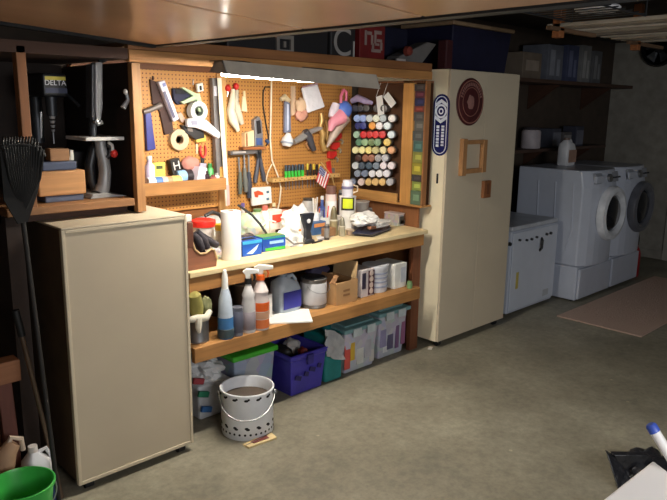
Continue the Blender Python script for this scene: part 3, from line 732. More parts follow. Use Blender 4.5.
o = MB().loft([[Vector((2.86+0.03*k+0.02*math.sin(j*2.1+k), 3.0-0.018*j*0.3+0.008*math.sin(3*k+j), 0.385-0.045*j-0.012*k)) for k in range(6)] + [Vector((2.86+0.03*k, 3.014-0.018*j*0.3, 0.385-0.045*j-0.012*k)) for k in range(5, -1, -1)] for j in range(5)]).build('foil_bag', M((200, 202, 206), 0.25, 0.4, 'crumple'), smooth=True)
tag(o, 'crumpled silver bag hanging over the teal container', 'bag')
LID = M((120, 158, 160), 0.4)
def clear_bin(x0, x1, y0, y1, h, label, items):
    t = thing('clear_storage_bin', label, 'bin', ((x0+x1)/2, (y0+y1)/2, 0), 'clear bins with grey-green lids')
    R_ = lambda d, z: [Vector((x0+d, y0+d, z)), Vector((x1-d, y0+d, z)), Vector((x1-d, y1-d, z)), Vector((x0+d, y1-d, z))]
    MB().loft([R_(0.03, 0), R_(0.008, h)]).build('tub', M((186, 186, 196), 0.25, 0, 'mottle', 0.1, 18), t, 0.012)
    mb = MB(); mb.box(x0-0.012, x1+0.012, y0-0.012, y1+0.012, h+0.001, h+0.03); mb.box(x0+0.03, x1-0.03, y0+0.03, y1-0.03, h+0.03, h+0.045)
    mb.build('lid', LID, t, 0.008, seg=3)
    for u in (0.3, 0.7):
        xx = x0+(x1-x0)*u; MB().box(xx-0.04, xx+0.04, y0-0.02, y0-0.0125, h-0.03, h+0.028).build('latch', M((196, 206, 208), 0.35), t, 0.004)
    for u, v, su, sv, cc in items:
        xx = x0+(x1-x0)*u; f = 0.03-0.022*v
        MB().rbox((xx, y0+f-0.001, h*v), (su*(x1-x0), 0.006, sv*h), (0.0, 0.0, 0)).build('contents', M(cc, 0.4), t, 0.002)
clear_bin(3.055, 3.4, 3.02, 3.45, 0.30, 'clear lidded bin of red and yellow goods beside the teal container', ((0.13, 0.42, 0.16, 0.6, (206, 84, 76)), (0.27, 0.55, 0.12, 0.5, (216, 176, 60)), (0.5, 0.35, 0.2, 0.4, (206, 206, 200)), (0.72, 0.5, 0.2, 0.5, (180, 178, 186)), (0.85, 0.25, 0.14, 0.3, (200, 196, 190))))
clear_bin(3.43, 3.755, 3.05, 3.5, 0.33, 'clear lidded bin of purple and white goods nearest the bench leg', ((0.2, 0.5, 0.2, 0.45, (150, 144, 178)), (0.45, 0.35, 0.2, 0.35, (96, 92, 122)), (0.68, 0.5, 0.12, 0.7, (120, 90, 130)), (0.88, 0.55, 0.14, 0.7, (150, 96, 130)), (0.3, 0.2, 0.16, 0.14, (226, 226, 228))))
for k, (x, y, z, sx, sz, cc, l_) in enumerate(((3.53, 3.25, 0.376, 0.12, 0.06, (34, 34, 56), 'dark blue bundle lying on the lid of the clear bin by the leg'), (3.66, 3.22, 0.376, 0.08, 0.05, (46, 44, 48), 'black bundle on the right end of the clear bin by the leg'))):
    o = MB().blob((x, y, z+sz/2), (sx/2, 0.07, sz/2), 0.3, 3, k, flat=0.376).build('dark_bundle', M(cc, 0.7), smooth=True); tag(o, l_, 'bundle')
o = MB().rbox((3.93, 2.97, 0.004), (0.05, 0.03, 0.006), (0, 0, 0.5)).build('paper_scrap', M((206, 200, 190), 0.7)); tag(o, 'scrap of pale paper on the floor by the bench leg', 'scrap')

# ------------------------------------------------------------------ lower bench shelf
BEFORE = set(bpy.data.objects)
SZ_IN = 0.485
SF = SZ_IN + 0.001
def can(name, label, c, r, h, body, top=None, lbl=None, cat='can', group=None):
    t = thing(name, label, cat, c, group); c = Vector(c)
    MB().lathe([(0, 0), (r, 0), (r*1.03, 0.004), (r, 0.01), (r, h-0.01), (r*1.03, h-0.005), (r*1.0, h), (0, h-0.006)], c, 28).build('can_body', body, t, smooth=True)
    if lbl: MB().lathe([(r+0.0005, h*0.12), (r+0.0015, h*0.13), (r+0.0015, h*0.85), (r+0.0005, h*0.86)], c, 28).build('label_band', lbl, t, smooth=True)
    if top: MB().lathe([(0, h+0.0005), (r*0.85, h+0.0005), (r*0.85, h+0.006), (0, h+0.006)], c, 24).build('lid', top, t, smooth=True)
    return t
q = aY(205, 343, 3.1)
t = can('metal_can', 'grey metal can holding gloves at the left end of the lower shelf', (1.978, 3.13, SF), 0.062, 0.135, STEEL)
GL = M((150, 142, 74), 0.8)
o = MB().tube([(1.965, 3.11, SF+0.137), (1.945, 3.09, SF+0.2), (1.935, 3.085, SF+0.275), (1.93, 3.085, SF+0.285)], [0.03, 0.042, 0.035, 0.02], 12).build('green_glove', GL, smooth=True)
tag(o, 'olive-yellow work glove drooping upright from the metal can', 'glove')
t = thing('white_rag', 'white knotted rag tied round the rim of the metal can', 'rag', (1.96, 3.06, SF+0.12))
MB().tube([(1.89, 3.07, SF+0.15), (1.93, 3.045, SF+0.155), (1.98, 3.045, SF+0.15), (2.02, 3.07, SF+0.17)], [0.016, 0.022, 0.02, 0.016], 10).build('band', M((214, 208, 190), 0.8), t, smooth=True)
MB().tube([(1.93, 3.04, SF+0.155), (1.92, 3.03, SF+0.11), (1.925, 3.03, SF+0.08)], [0.02, 0.018, 0.008], 8).build('tail', M((214, 208, 190), 0.8), t, smooth=True)
o = MB().blob((2.015, 3.1, SF+0.2), (0.035, 0.03, 0.05), 0.25, 3, 9).build('second_glove', M((120, 122, 84), 0.8), smooth=True); tag(o, 'grey-green glove tucked behind the white rag in the can', 'glove')
def spray(name, label, x, y, r, h, bodym, trig, lbls=(), tdir=1, neckm=None):
    c = Vector((x, y, SF)); t = thing(name, label, 'spray bottle', c)
    MB().lathe([(0, 0), (r*0.95, 0), (r, 0.008), (r, h*0.45), (r*0.82, h*0.55), (r*0.95, h*0.6), (r*0.4, h*0.76), (r*0.34, h*0.774), (0, h*0.774)], c, 24).build('bottle', bodym, t, smooth=True)
    for z0, z1, m_ in lbls:
        MB().lathe([(r*1.001, h*z0), (r*1.02, h*z0+0.001), (r*1.02, h*z1-0.001), (r*1.001, h*z1)], c, 24).build('label_band', m_, t, smooth=True)
    MB().lathe([(0, h*0.775), (r*0.5, h*0.775), (r*0.5, h*0.86), (0, h*0.86)], c, 18).build('collar', neckm or trig, t, smooth=True)
    d = Vector((tdir*0.72, -0.69*tdir, 0))
    mb = MB(); zt = Vector((0, 0, 1))
    pr = [(-0.3, 0.861), (0.3, 0.861), (0.34, 0.93), (1.5, 0.95), (1.5, 1.0), (-0.2, 1.02), (-0.8, 0.97), (-0.4, 0.92)]
    side = Vector((-d.y, d.x, 0))*0.012
    mb.poly([c - d*(a*r) + zt*(h*b_) - side for a, b_ in pr], side*2)
    th_ = mb.build('trigger_head', trig, t, 0.004)
    mb = MB(); mb.tube([c - d*(r*0.75)+zt*h*0.94, c - d*(r*0.95)+zt*h*0.88, c-d*(r*0.8)+zt*h*0.82], 0.006, 8); mb.build('trigger', neckm or trig, th_, smooth=True)
    return t
t = thing('tall_squeeze_bottle', 'pale squeeze bottle of blue liquid with slim white nozzle on the lower shelf', 'bottle', (2.105, 3.11, SF))
c_ = (2.125, 3.068, SF)
MB().lathe([(0, 0.0), (0.042, 0), (0.044, 0.01), (0.044, 0.12), (0, 0.12)], c_, 24).build('liquid', M((70, 124, 178), 0.2), t, smooth=True)
MB().lathe([(0, 0.121), (0.043, 0.121), (0.036, 0.22), (0.02, 0.28), (0, 0.28)], c_, 24).build('bottle', M((188, 200, 214), 0.25), t, smooth=True)
MB().lathe([(0, 0.281), (0.019, 0.281), (0.017, 0.345), (0.01, 0.385), (0, 0.39)], c_, 16).build('nozzle', WHITE, t, smooth=True)
MB().lathe([(0.0455, 0.005), (0.047, 0.006), (0.047, 0.055), (0.0455, 0.056)], c_, 24).build('dark_label', M((54, 70, 76), 0.5), t, smooth=True)
spray('spray_bottle', 'clear spray bottle with black collar and white trigger, second sprayer from the left', 2.285, 3.062, 0.040, 0.365, M((210, 206, 204), 0.25), WHITE, ((0.05, 0.34, M((150, 140, 146), 0.4)),), -1, BLACK)
t = can('grey_aerosol_can', 'slim grey aerosol can standing before the black-collared sprayer', (2.2, 3.055, SF), 0.03, 0.165, M((120, 122, 134), 0.35, 0.4), None, M((86, 88, 104), 0.4))
spray('orange_spray_bottle', 'spray bottle with orange trigger and orange label on the lower shelf', 2.375, 3.062, 0.049, 0.375, M((214, 200, 196), 0.25), M((226, 222, 214), 0.4), ((0.3, 0.44, M((222, 96, 30), 0.4)), (0.18, 0.29, M((196, 150, 120), 0.4)), (0.03, 0.17, M((206, 110, 60), 0.4))), -1, M((222, 96, 30), 0.4))
mb = MB(); q = [aZ(x, y, SZ_IN) for x, y in ((269, 325), (312, 323), (308, 311), (272, 311))]
q[0].y = max(q[0].y, 3.0)
MB
o = mb.poly([p+Vector((0, 0.0, 0.001)) for p in q], (0, 0, 0.008)).build('white_sheet', WHITE); tag(o, 'flat white card lying on the front edge of the lower shelf', 'card')
t = thing('white_carton', 'narrow white carton with orange marks behind the white card', 'carton', (2.52, 3.17, SF))
MB().rbox((2.505, 3.19, SF+0.08), (0.06, 0.08, 0.158), (0, 0, 0.2)).build('carton', M((226, 222, 216), 0.5), t, 0.003)
for dz in (0.02, 0.07): MB().rbox((2.497, 3.1475, SF+0.03+dz), (0.035, 0.003, 0.025), (0, 0, 0.2)).build('orange_mark', M((220, 130, 60), 0.5), t)
jug('bleach_jug', 'pale grey jug with dark blue label behind the white card', (2.72, 3.24, SF), 0.18, 0.14, 0.24, M((176, 186, 196), 0.35), M((120, 130, 140), 0.4), M((48, 52, 140), 0.4))
t = can('paint_can', 'paint can with white drippy label between the jug and the cardboard box', (2.93, 3.2, SF), 0.085, 0.19, M((120, 116, 112), 0.35, 0.5), DSTEEL, M((196, 196, 198), 0.5))
MB().tube([(2.93+0.09*math.cos(a), 3.2-0.04-0.06*math.sin(a), SF+0.15-0.05*math.sin(a)) for a in [math.pi*k/10 for k in range(11)]], 0.002, 6).build('wire_handle', STEEL, t)
t = can('paint_can', 'small rusty-lidded tin at the back left of the lower shelf', (2.66, 3.5, SF), 0.07, 0.2, M((110, 86, 66), 0.5), M((140, 96, 60), 0.6))
t = thing('cardboard_box', 'open brown cardboard box in the middle of the lower shelf', 'box', (3.14, 3.2, SF))
CB = M((176, 138, 94), 0.75, amt=0.06); x0, x1, y0, y1 = 3.035, 3.235, 3.09, 3.33
mb = MB(); h_ = 0.15
mb.box(x0, x1, y0, y0+0.005, SF, SF+h_); mb.box(x0, x1, y1-0.005, y1, SF, SF+h_); mb.box(x0, x0+0.005, y0+0.005, y1-0.005, SF, SF+h_); mb.box(x1-0.005, x1, y0+0.005, y1-0.005, SF, SF+h_); mb.box(x0+0.005, x1-0.005, y0+0.005, y1-0.005, SF, SF+0.005)
mb.build('carton', CB, t)
MB().rbox((x1+0.0, (y0+y1)/2, SF+h_+0.058), (0.004, 0.22, 0.11), (0, 0.12, 0)).build('flap', M((196, 164, 120), 0.75), t)
MB().rbox((x0+0.012, (y0+y1)/2, SF+h_+0.02), (0.004, 0.22, 0.06), (0, 0.5, 0)).build('flap', M((150, 110, 74), 0.75), t)
mb = MB()
for dz in (0.09, 0.06): mb.rbox((3.13, y0-0.001, SF+dz), (0.06, 0.001, 0.014))
mb.build('printed_mark', M((136, 98, 62), 0.7), t)
o = MB().blob((3.06, 3.3, SF+0.2), (0.09, 0.05, 0.045), 0.35, 3, 5).build('dark_purple_bag', M((56, 48, 74), 0.6), smooth=True); tag(o, 'dark purple bag bulging from the top of the cardboard box', 'bag')
t = thing('dark_red_box', 'white and dark red picture box right of the cardboard box', 'box', (3.37, 3.16, SF))
MB().box(3.3, 3.425, 3.11, 3.33, SF, SF+0.19).build('carton', M((200, 190, 190), 0.5), t, 0.003)
MB().box(3.365, 3.424, 3.107, 3.1095, SF+0.01, SF+0.18).build('dark_panel', M((70, 24, 40), 0.5), t)
for k in range(4): MB().lathe([(0, 0), (0.02, 0), (0.018, 0.003), (0, 0.003)], (3.394, 3.1068, SF+0.035+k*0.042), 16, (0, -1, 0)).build('round_picture', M((196, 180, 170), 0.5), t)
MB().box(3.305, 3.34, 3.107, 3.1095, SF+0.06, SF+0.17).build('dark_panel', M((50, 44, 66), 0.5), t)
t = thing('white_paint_tub', 'white ribbed tub with pale grey bands beside the dark red box', 'tub', (3.52, 3.2, SF))
MB().lathe([(0, 0), (0.082, 0), (0.086, 0.01), (0.09, 0.16), (0.094, 0.165), (0.094, 0.19), (0, 0.192)], (3.525, 3.19, SF), 30).build('tub', M((216, 220, 228), 0.4), t, smooth=True)
for z in (0.035, 0.07, 0.1, 0.13): MB().lathe([(0.0885, z), (0.0905, z+0.001), (0.0905, z+0.012), (0.0895, z+0.013)], (3.525, 3.19, SF), 30).build('band', M((150, 156, 176), 0.4), t, smooth=True)
t = thing('white_carton', 'tall white carton with grey label near the right bench leg', 'carton', (3.7, 3.16, SF))
MB().box(3.65, 3.78, 3.11, 3.3, SF, SF+0.18).build('carton', M((222, 222, 216), 0.5), t, 0.003)
MB().box(3.715, 3.77, 3.107, 3.1095, SF+0.04, SF+0.15).build('label_panel', M((190, 194, 204), 0.5), t)
t = thing('light_bulb', 'clear bulb hanging under the bench edge near the right leg', 'bulb', (3.74, 3.09, BZ-0.03))
MB().lathe([(0, 0), (0.014, 0), (0.014, 0.03), (0, 0.03)], (3.755, 3.1, BZ-0.062), 12).build('socket', BLACK, t)
MB().blob((3.755, 3.1, BZ-0.1), (0.032, 0.032, 0.037), 0, 3).build('globe', M((214, 210, 200), 0.15), t, smooth=True)
o = MB().lathe([(0, 0), (0.02, 0), (0.022, 0.03), (0.016, 0.05), (0, 0.052)], (3.76, 3.06, SF), 14).build('small_green_jar', M((110, 140, 92), 0.4), smooth=True); tag(o, 'tiny green jar at the right end of the lower shelf', 'jar')
for k, (x, y, h_, r_, cc, l_) in enumerate(((2.35, 3.45, 0.2, 0.06, (72, 54, 46), 'dark brown tin behind the orange sprayer'), (2.1, 3.4, 0.17, 0.055, (60, 50, 52), 'dark tin behind the blue-liquid bottle'), (2.5, 3.42, 0.18, 0.06, (94, 80, 66), 'dull tin behind the narrow white carton'), (3.33, 3.5, 0.22, 0.06, (48, 44, 50), 'dark tin in the shadow behind the dark red box'), (2.86, 3.46, 0.24, 0.065, (84, 86, 120), 'bluish tin in the shadow behind the paint can'))):
    can('shadowed_tin', l_, (x, y, SF), r_, h_, M(cc, 0.6), DSTEEL, None, 'tin', 'tins at the back of the lower shelf')

# the shelf board stands 8 cm further forward than the bench front, so its goods stand forward too
for o in [o for o in bpy.data.objects if o not in BEFORE and o.parent is None]:
    if o.name.startswith('light_bulb'): continue
    o.location.x -= 0.03*o.location.x; o.location.y -= 0.094; o.location.z += SZ-SZ_IN

# ------------------------------------------------------------------ spray-can rack on the right end of the bench
KX = 3.83
rk = thing('paint_can_rack', 'wooden rack on the bench end holding rows of capped spray cans', 'rack', (KX+0.07, 3.45, 1.09))
RKW = M((206, 152, 84), 0.6, 0, 'woodz')
MB().box(KX, KX+0.108, 3.03, 3.80, 1.085, 1.10).build('bottom_board', M((196, 142, 80), 0.6, 0, 'woody'), rk, 0.002)
a, b_ = aX(356, 193, KX), aX(397, 193, KX)
MB().box(KX, KX+0.018, b_.y+0.005, 3.79, 1.101, 1.165).build('front_lip', M((208, 156, 90), 0.6, 0, 'woody'), rk, 0.002)
p0, p1 = aX(412, 140, KX), aX(401.5, 140, KX)
MB().box(KX, KX+0.03, p0.y, p1.y, 1.101, 1.985).build('post', RKW, rk, 0.003)
MB().box(KX+0.109, KX+0.117, 3.06, 3.80, 1.085, 1.985).build('back_panel', M((96, 62, 38), 0.7), rk)
MB().box(KX+0.0, KX+0.05, 3.033, 3.046, 1.101, 1.985).build('end_board', M((160, 108, 64), 0.6, 0, 'woodz'), rk, 0.002)
MB().box(KX, KX+0.108, 3.055, 3.80, 1.97, 1.985).build('top_board', M((120, 78, 46), 0.65), rk)
rows = [(118/4.17+80, [(62,(60,58,70)),(84,(52,50,56)),(108,(70,66,62)),(152,(88,84,82)),(182,(96,90,86))]),
 (160/4.17+80, [(70,(160,182,228)),(95,(150,170,222)),(122,(196,204,206)),(150,(222,226,206)),(178,(176,186,190)),(215,(232,226,220))]),
 (191/4.17+80, [(75,(44,48,110)),(95,(50,56,124)),(133,(232,158,64)),(163,(238,232,234)),(195,(226,236,238))]),
 (228/4.17+80, [(68,(166,196,170)),(97,(206,46,50)),(122,(196,44,44)),(147,(214,50,50)),(175,(204,54,54)),(212,(222,234,238))]),
 (260/4.17+80, [(78,(92,134,106)),(103,(150,182,140)),(130,(116,136,92)),(155,(128,156,122)),(195,(226,196,112))]),
 (293/4.17+80, [(63,(236,232,178)),(90,(240,234,170)),(118,(236,220,140)),(147,(206,196,140)),(178,(226,214,166)),(212,(222,166,122))]),
 (326/4.17+80, [(75,(66,44,40)),(105,(150,98,74)),(130,(156,104,82)),(158,(160,158,160)),(186,(190,190,196))]),
 (358/4.17+80, [(63,(214,218,220)),(90,(72,84,98)),(120,(74,92,108)),(150,(120,132,146)),(180,(226,216,222)),(212,(234,222,224))]),
 (391/4.17+80, [(72,(140,150,166)),(102,(120,132,156)),(133,(224,224,230)),(163,(230,228,230)),(192,(222,220,226))]),
 (426/4.17+80, [(50,(132,142,166)),(87,(228,206,200)),(118,(212,176,116)),(147,(218,182,122)),(175,(222,184,120)),(206,(176,176,180))])]
cn = lambda c: ('white' if min(c) > 200 and max(c)-min(c) < 45 else 'black' if max(c) < 75 and max(c)-min(c) < 25 else 'cream' if min(c) > 135 and c[0] > c[2]+35 and c[0] > 200 and c[1] > 190 else
    'grey' if max(c)-min(c) < 32 else 'red' if c[0] > 180 and c[1] < 80 else 'orange' if c[0] > 200 and c[1] < 178 and c[2] < 130 else 'blue' if c[2] > c[0]+12 and c[2] >= c[1] else 'green' if c[1] > c[0] and c[1] > c[2] else 'brown' if c[0] < 170 else 'yellow')
for ri, (yy, cs) in enumerate(rows):
    for ci, (cx, col) in enumerate(cs):
        p = aX(340+cx/4.17, yy, KX-0.018)
        if p.y > 3.76: p.y = 3.76
        t = thing('spray_can', '%s capped spray can, %s from left in the %s row of the rack' % (cn(col), ORD[ci], ORD[ri]), 'spray can', (KX+0.06, p.y, p.z), 'spray cans in the paint rack')
        r = 0.0295
        ax_ = (0.88, 0.475, 0)
        MB().lathe([(0, 0.032), (r*0.9, 0.032), (r*0.94, 0.036), (r*0.94, 0.115), (0, 0.117)], p, 20, ax_).build('can_body', M((120, 116, 112), 0.35, 0.3), t, smooth=True)
        MB().lathe([(0, 0.003), (r*0.55, 0.003), (r*0.62, 0.0), (r*0.86, 0.001), (r*0.96, 0.008), (r, 0.031), (0, 0.031)], p, 20, ax_).build('cap', M(col, 0.4, amt=0.03), t, smooth=True)
# small boxes stacked in the narrow end bay of the rack
STK = [(84, 91, (96, 92, 92), 'grey'), (91, 98, (120, 62, 80), 'dull pink'), (98, 106, (60, 64, 110), 'blue and dark'), (106, 112, (150, 70, 60), 'red-brown'), (112, 121, (90, 92, 94), 'grey'), (121, 131, (120, 122, 118), 'grey-green'), (131, 141, (98, 104, 104), 'slate grey'), (141, 152, (84, 132, 126), 'teal'), (152, 163, (176, 178, 88), 'yellow-green'), (163, 175, (196, 184, 70), 'yellow'), (175, 182, (70, 66, 70), 'black'), (182, 191, (166, 184, 90), 'lime'), (191, 200.5, (112, 142, 112), 'dull green')]
for k, (ya, yb, cc, nm) in enumerate(STK):
    za, zb = aX(418, ya, KX).z, aX(418, yb, KX).z
    if k == len(STK)-1: zb = 1.101
    t = thing('small_stacked_box', '%s small box, %s from top in the narrow rack stack' % (nm, 'thirteenth' if k > 11 else ORD[k]), 'box', (KX+0.05, 3.09, zb), 'small boxes stacked in the rack end')
    MB().box(KX+0.002+0.004*(k % 3), KX+0.07, 3.05, p0.y-0.003-0.004*(k % 2), zb+0.0005, za-0.0005).build('carton', M(tuple(int(v*0.75) for v in cc), 0.5), t, 0.002)
    MB().box(KX+0.0005+0.004*(k % 3), KX+0.0018+0.004*(k % 3), 3.062, p0.y-0.03, zb+(za-zb)*0.3, zb+(za-zb)*0.72).build('label_strip', M(cc, 0.5), t)
for k, (pts, l_) in enumerate((([(376, 97), (382, 95), (384, 114), (378, 116)], 'white paper tag hanging upright over the top spray cans'), ([(383, 97), (388, 92), (396, 103), (391, 108)], 'tilted white paper tag hanging right of the upright tag'))):
    t = thing('paper_tag', l_, 'tag', aX(*pts[0], KX-0.02), 'paper tags on the rack')
    MB().poly([aX(x, y, KX-0.02) for x, y in pts], (0.004, 0, 0)).build('card', WHITE, t)
    q = aX(*pts[0], KX-0.018); MB().tube([q, (KX-0.003, q.y-0.03, 1.975)], 0.0015, 6).build('string', WHITE, t)
o = MB().tube([aX(x, y, KX-0.03) for x, y in ((352, 101), (358, 98), (365, 101), (372, 103))], [0.02, 0.028, 0.024, 0.012], 10).build('lilac_bag', M((186, 170, 206), 0.4, 0, 'crumple'), smooth=True)
tag(o, 'lilac plastic bag tucked above the top row of spray cans', 'bag')

# ------------------------------------------------------------------ pegboard tools: left section
D = YP
def pl(pts, th, off=0.0):      # an outline lying flat on the pegboard, th thick
    return [aY(x, y, D-off-th) for x, y in pts], (0, th-0.0005, 0)
def plate(pts, th, off=0.0, mb=None):
    P, e = pl(pts, th, off); return (mb or MB()).poly(P, e)
def py(pts, d): return [aY(x, y, D-d) for x, y in pts]
def tool(name, label, cat, px, group=None): return thing(name, label, cat, aY(px[0], px[1], D), group)

t = tool('pipe_clamp', 'blue clamp bar hanging from a short grey pipe at the left edge of the pegboard', 'clamp', (150, 110))
plate([(145.5, 113), (151, 112), (156, 149), (147.5, 151)], 0.03).build('blue_bar', M((44, 50, 130), 0.4), t, 0.004)
MB().tube(py([(143, 112), (150, 110), (161, 105)], 0.045), [0.014, 0.016, 0.018], 12).build('pipe', M((120, 112, 108), 0.45, 0.4), t, smooth=True)
MB().tube(py([(152, 111), (152, 109)], 0.0), 0.01, 8).build('hook', STEEL, t) if False else None
t = tool('caulking_gun', 'long white and silver caulking gun slanting across the left pegboard', 'caulking gun', (168, 100))
plate([(158.5, 82), (165, 80), (179.5, 119), (174, 122)], 0.035, 0.02).build('barrel', M((220, 214, 228), 0.35), t, 0.006)
plate([(163, 92), (165.5, 91), (175.5, 117), (173.5, 118.5)], 0.004, 0.0555).build('dark_slot', M((84, 80, 110), 0.4), t)
plate([(162.5, 83.5), (165.5, 82.5), (166, 86), (163.5, 87)], 0.004, 0.0555).build('blue_end', M((120, 130, 190), 0.4), t)
plate([(177, 114), (181, 112), (186, 120), (182, 123)], 0.03, 0.0).build('trigger_plate', M((176, 150, 136), 0.4), t, 0.004)
t = tool('leather_sheath', 'dark brown leather sheath hanging behind the caulking gun', 'sheath', (158, 100))
plate([(150, 79), (157.5, 82), (172, 117), (174, 133), (165, 135), (160, 112), (153, 104)], 0.018).build('sheath', M((62, 38, 34), 0.7), t, 0.004)
MB().tube(py([(153, 80), (153, 76)], 0.01), 0.006, 6).build('loop', M((62, 38, 34), 0.7), t)
t = tool('navy_pouch', 'navy and black tool pouch between the caulking gun and the green clamp', 'pouch', (182, 95))
plate([(173, 88), (184, 89), (191, 93), (190, 103), (178, 105), (174, 100)], 0.03).build('pouch', M((32, 34, 62), 0.7), t, 0.008)
plate([(175, 88.5), (184, 89.5), (187, 94), (176, 94)], 0.006, 0.0305).build('flap', M((22, 22, 30), 0.7), t, 0.003)
LG = M((178, 198, 162), 0.45)
t = tool('spring_clamp', 'pale green spring clamp with two open arms on the left pegboard', 'clamp', (192, 95))
for nm, P in (('handle', [(181, 87.5), (184, 87), (198, 94), (199, 97.5), (195, 97)]), ('handle', [(181, 102), (194, 95.5), (198, 96), (198, 99.5), (184, 104)]), ('jaw', [(196, 94), (200, 93), (205, 112), (199, 112)])):
    plate(P, 0.028, 0.035).build(nm, LG, t, 0.005)
plate([(197, 84), (203, 82.5), (204, 91), (198, 92)], 0.025, 0.03).build('white_tip', M((226, 228, 220), 0.4), t, 0.004)
plate([(199.5, 86), (201.5, 85.5), (202, 90), (200, 90.5)], 0.002, 0.0555).build('dark_slot', BLACK, t)
MB().tube(py([(193, 85), (193, 79)], 0.012), 0.003, 6).build('hook_wire', STEEL, t)
def tape(name, label, cx, cy, ro, ri, w_, m, mc, off=0.0, group=None):
    p = aY(cx, cy, D-off); t = thing(name, label, 'tape', p, group)
    MB().lathe([(ri, 0.001), (ro, 0.001), (ro, w_), (ri, w_), (ri, 0.001)], p, 36, (0, -1, 0)).build('roll', m, t, smooth=True)
    MB().lathe([(ri-0.005, 0.001), (ri-0.0005, 0.001), (ri-0.0005, w_-0.003), (ri-0.005, w_-0.003), (ri-0.005, 0.001)], p, 30, (0, -1, 0)).build('core', mc, t, smooth=True)
    MB().tube([p + Vector((0, 0, ri-0.008)), p + Vector((0, -w_-0.02, ri-0.01)), p+Vector((0, -w_-0.022, ri+0.004))], 0.003, 6).build('peg_hook', STEEL, t)
    return t
tape('tape_roll', 'white roll of tape hanging below the pale green spring clamp', 195, 111, 0.062, 0.034, 0.05, M((222, 226, 222), 0.4), M((140, 150, 140), 0.5), 0.035)
tape('masking_tape', 'tan roll of masking tape hanging lowest on the left pegboard', 177, 139.5, 0.066, 0.03, 0.035, M((196, 176, 146), 0.6), M((150, 120, 90), 0.6), 0.0)
t = tool('plastic_tool', 'white angled plastic arm pointing down right beside the tape roll', 'tool', (207, 125))
plate([(188, 119), (195, 118), (207, 120), (222, 134), (219, 139), (208, 132), (198, 128), (188, 127)], 0.035, 0.045).build('arm', M((232, 230, 232), 0.4), t, 0.006)
plate([(191, 121), (197, 120.5), (198, 125), (192, 125)], 0.003, 0.0805).build('grey_inset', M((150, 150, 170), 0.4), t)
t = tool('black_staple_gun', 'black metal tool with yellow tip below the white angled arm', 'tool', (195, 133))
plate([(182, 125), (190, 126), (204, 131), (205, 138), (196, 140), (186, 133)], 0.04).build('body', M((40, 38, 40), 0.45), t, 0.006)
plate([(196, 137), (206, 135), (206, 141.5), (197, 142.5)], 0.035, 0.003).build('yellow_tip', M((206, 186, 90), 0.5), t, 0.004)
plate([(187, 126), (192, 127), (193, 132), (188, 131)], 0.004, 0.0405).build('grey_inset', M((120, 110, 104), 0.45), t)
t = tool('red_pliers', 'red-handled pliers hanging low on the left pegboard above the tray', 'pliers', (203, 155))
RED = M((206, 44, 40), 0.4)
for P in ([(201, 145.5), (200, 150), (201, 155), (203, 158)], [(205, 145.5), (206, 150), (205.5, 155), (203.5, 158)]):
    MB().tube(py(P, 0.015), [0.006, 0.008, 0.008, 0.006], 8).build('handle', RED, t, smooth=True)
plate([(201.5, 157), (205, 157), (204.4, 163), (203.8, 169), (202.6, 169), (202, 163)], 0.014, 0.006).build('jaw', DSTEEL, t, 0.002)
t = tool('thin_chisel', 'short pale file hanging left of the red pliers', 'file', (197, 150))
plate([(196, 144), (198, 144), (197.6, 154), (196.5, 154)], 0.008).build('blade', M((214, 196, 170), 0.5), t)
MB().tube(py([(197, 144), (197, 141)], 0.006), 0.007, 8).build('handle', M((190, 110, 60), 0.5), t, smooth=True)

t = tool('spirit_level', 'long grey metal level hanging upright between the two pegboard sections', 'level', (217, 130))
plate([(212.5, 78), (219, 78), (224, 181), (217.5, 182)], 0.04, 0.02).build('level_body', M((126, 122, 122), 0.45, 0.3), t, 0.003)
plate([(214, 86), (217, 86), (217.5, 96), (214.5, 96)], 0.003, 0.0603).build('vial', M((214, 214, 226), 0.3), t)
t = tool('divider_post', 'upright wooden strip dividing the two pegboard sections', 'post', (220, 130))
P0, P1 = aY(217, 150, YP), aY(226, 150, YP)
MB().box(P0.x, P1.x, YP-0.018, YP-0.0005, 1.0, 1.995).build('strip', M((210, 160, 100), 0.6, 0, 'woodz'), t, 0.002)
t = tool('yardstick', 'long white stick leaning upright beside the grey metal level', 'stick', (222, 140))
plate([(217.5, 78), (221.5, 78), (230, 205), (226, 206)], 0.008, 0.085).build('stick', M((236, 228, 210), 0.5), t, 0.002)
plate([(226.3, 185), (229.2, 185), (230, 205), (227, 206)], 0.002, 0.0932).build('pink_end', M((226, 178, 172), 0.5), t)

# tray on the left pegboard
t = thing('wooden_tray', 'pine tray of small goods fixed low on the left pegboard', 'tray', aY(186, 187, 3.66))
ta, tb = aY(146, 187, 3.66), aY(226, 182, 3.66)
z0, z1 = 1.252, 1.330
ta_x, tb_x = 1.955, tb.x
MB().box(ta_x, tb_x, 3.655, 3.675, z0, z1).build('front_board', PINE, t, 0.003)
MB().box(ta_x, tb_x, 3.676, YP-0.001, z0+0.033, z0+0.045).build('bottom_board', PINE, t)
MB().box(tb_x-0.015, tb_x, 3.676, YP-0.001, z0+0.0455, z1).build('end_board', PINEY, t)
MB().box(ta_x, ta_x+0.015, 3.676, YP-0.001, z0+0.0455, z1).build('end_board', PINEY, t)
TZ = z0+0.046
def tr(px, py_=178, Y=3.72): p = aY(px, py_, Y); return p.x
t = thing('lilac_box', 'small lilac-white bottle at the left end of the pine tray', 'bottle', (tr(149), 3.73, TZ))
MB().lathe([(0, 0), (0.03, 0), (0.03, 0.13), (0.014, 0.15), (0.014, 0.165), (0, 0.166)], (tr(150.5), 3.725, TZ), 18).build('body', M((214, 200, 226), 0.4), t, smooth=True)
MB().lathe([(0, 0.1665), (0.016, 0.1665), (0.016, 0.19), (0, 0.19)], (tr(150.5), 3.725, TZ), 14).build('cap', WHITE, t, smooth=True)
t = thing('yellow_box', 'yellow printed box standing in the pine tray', 'box', (tr(159), 3.77, TZ))
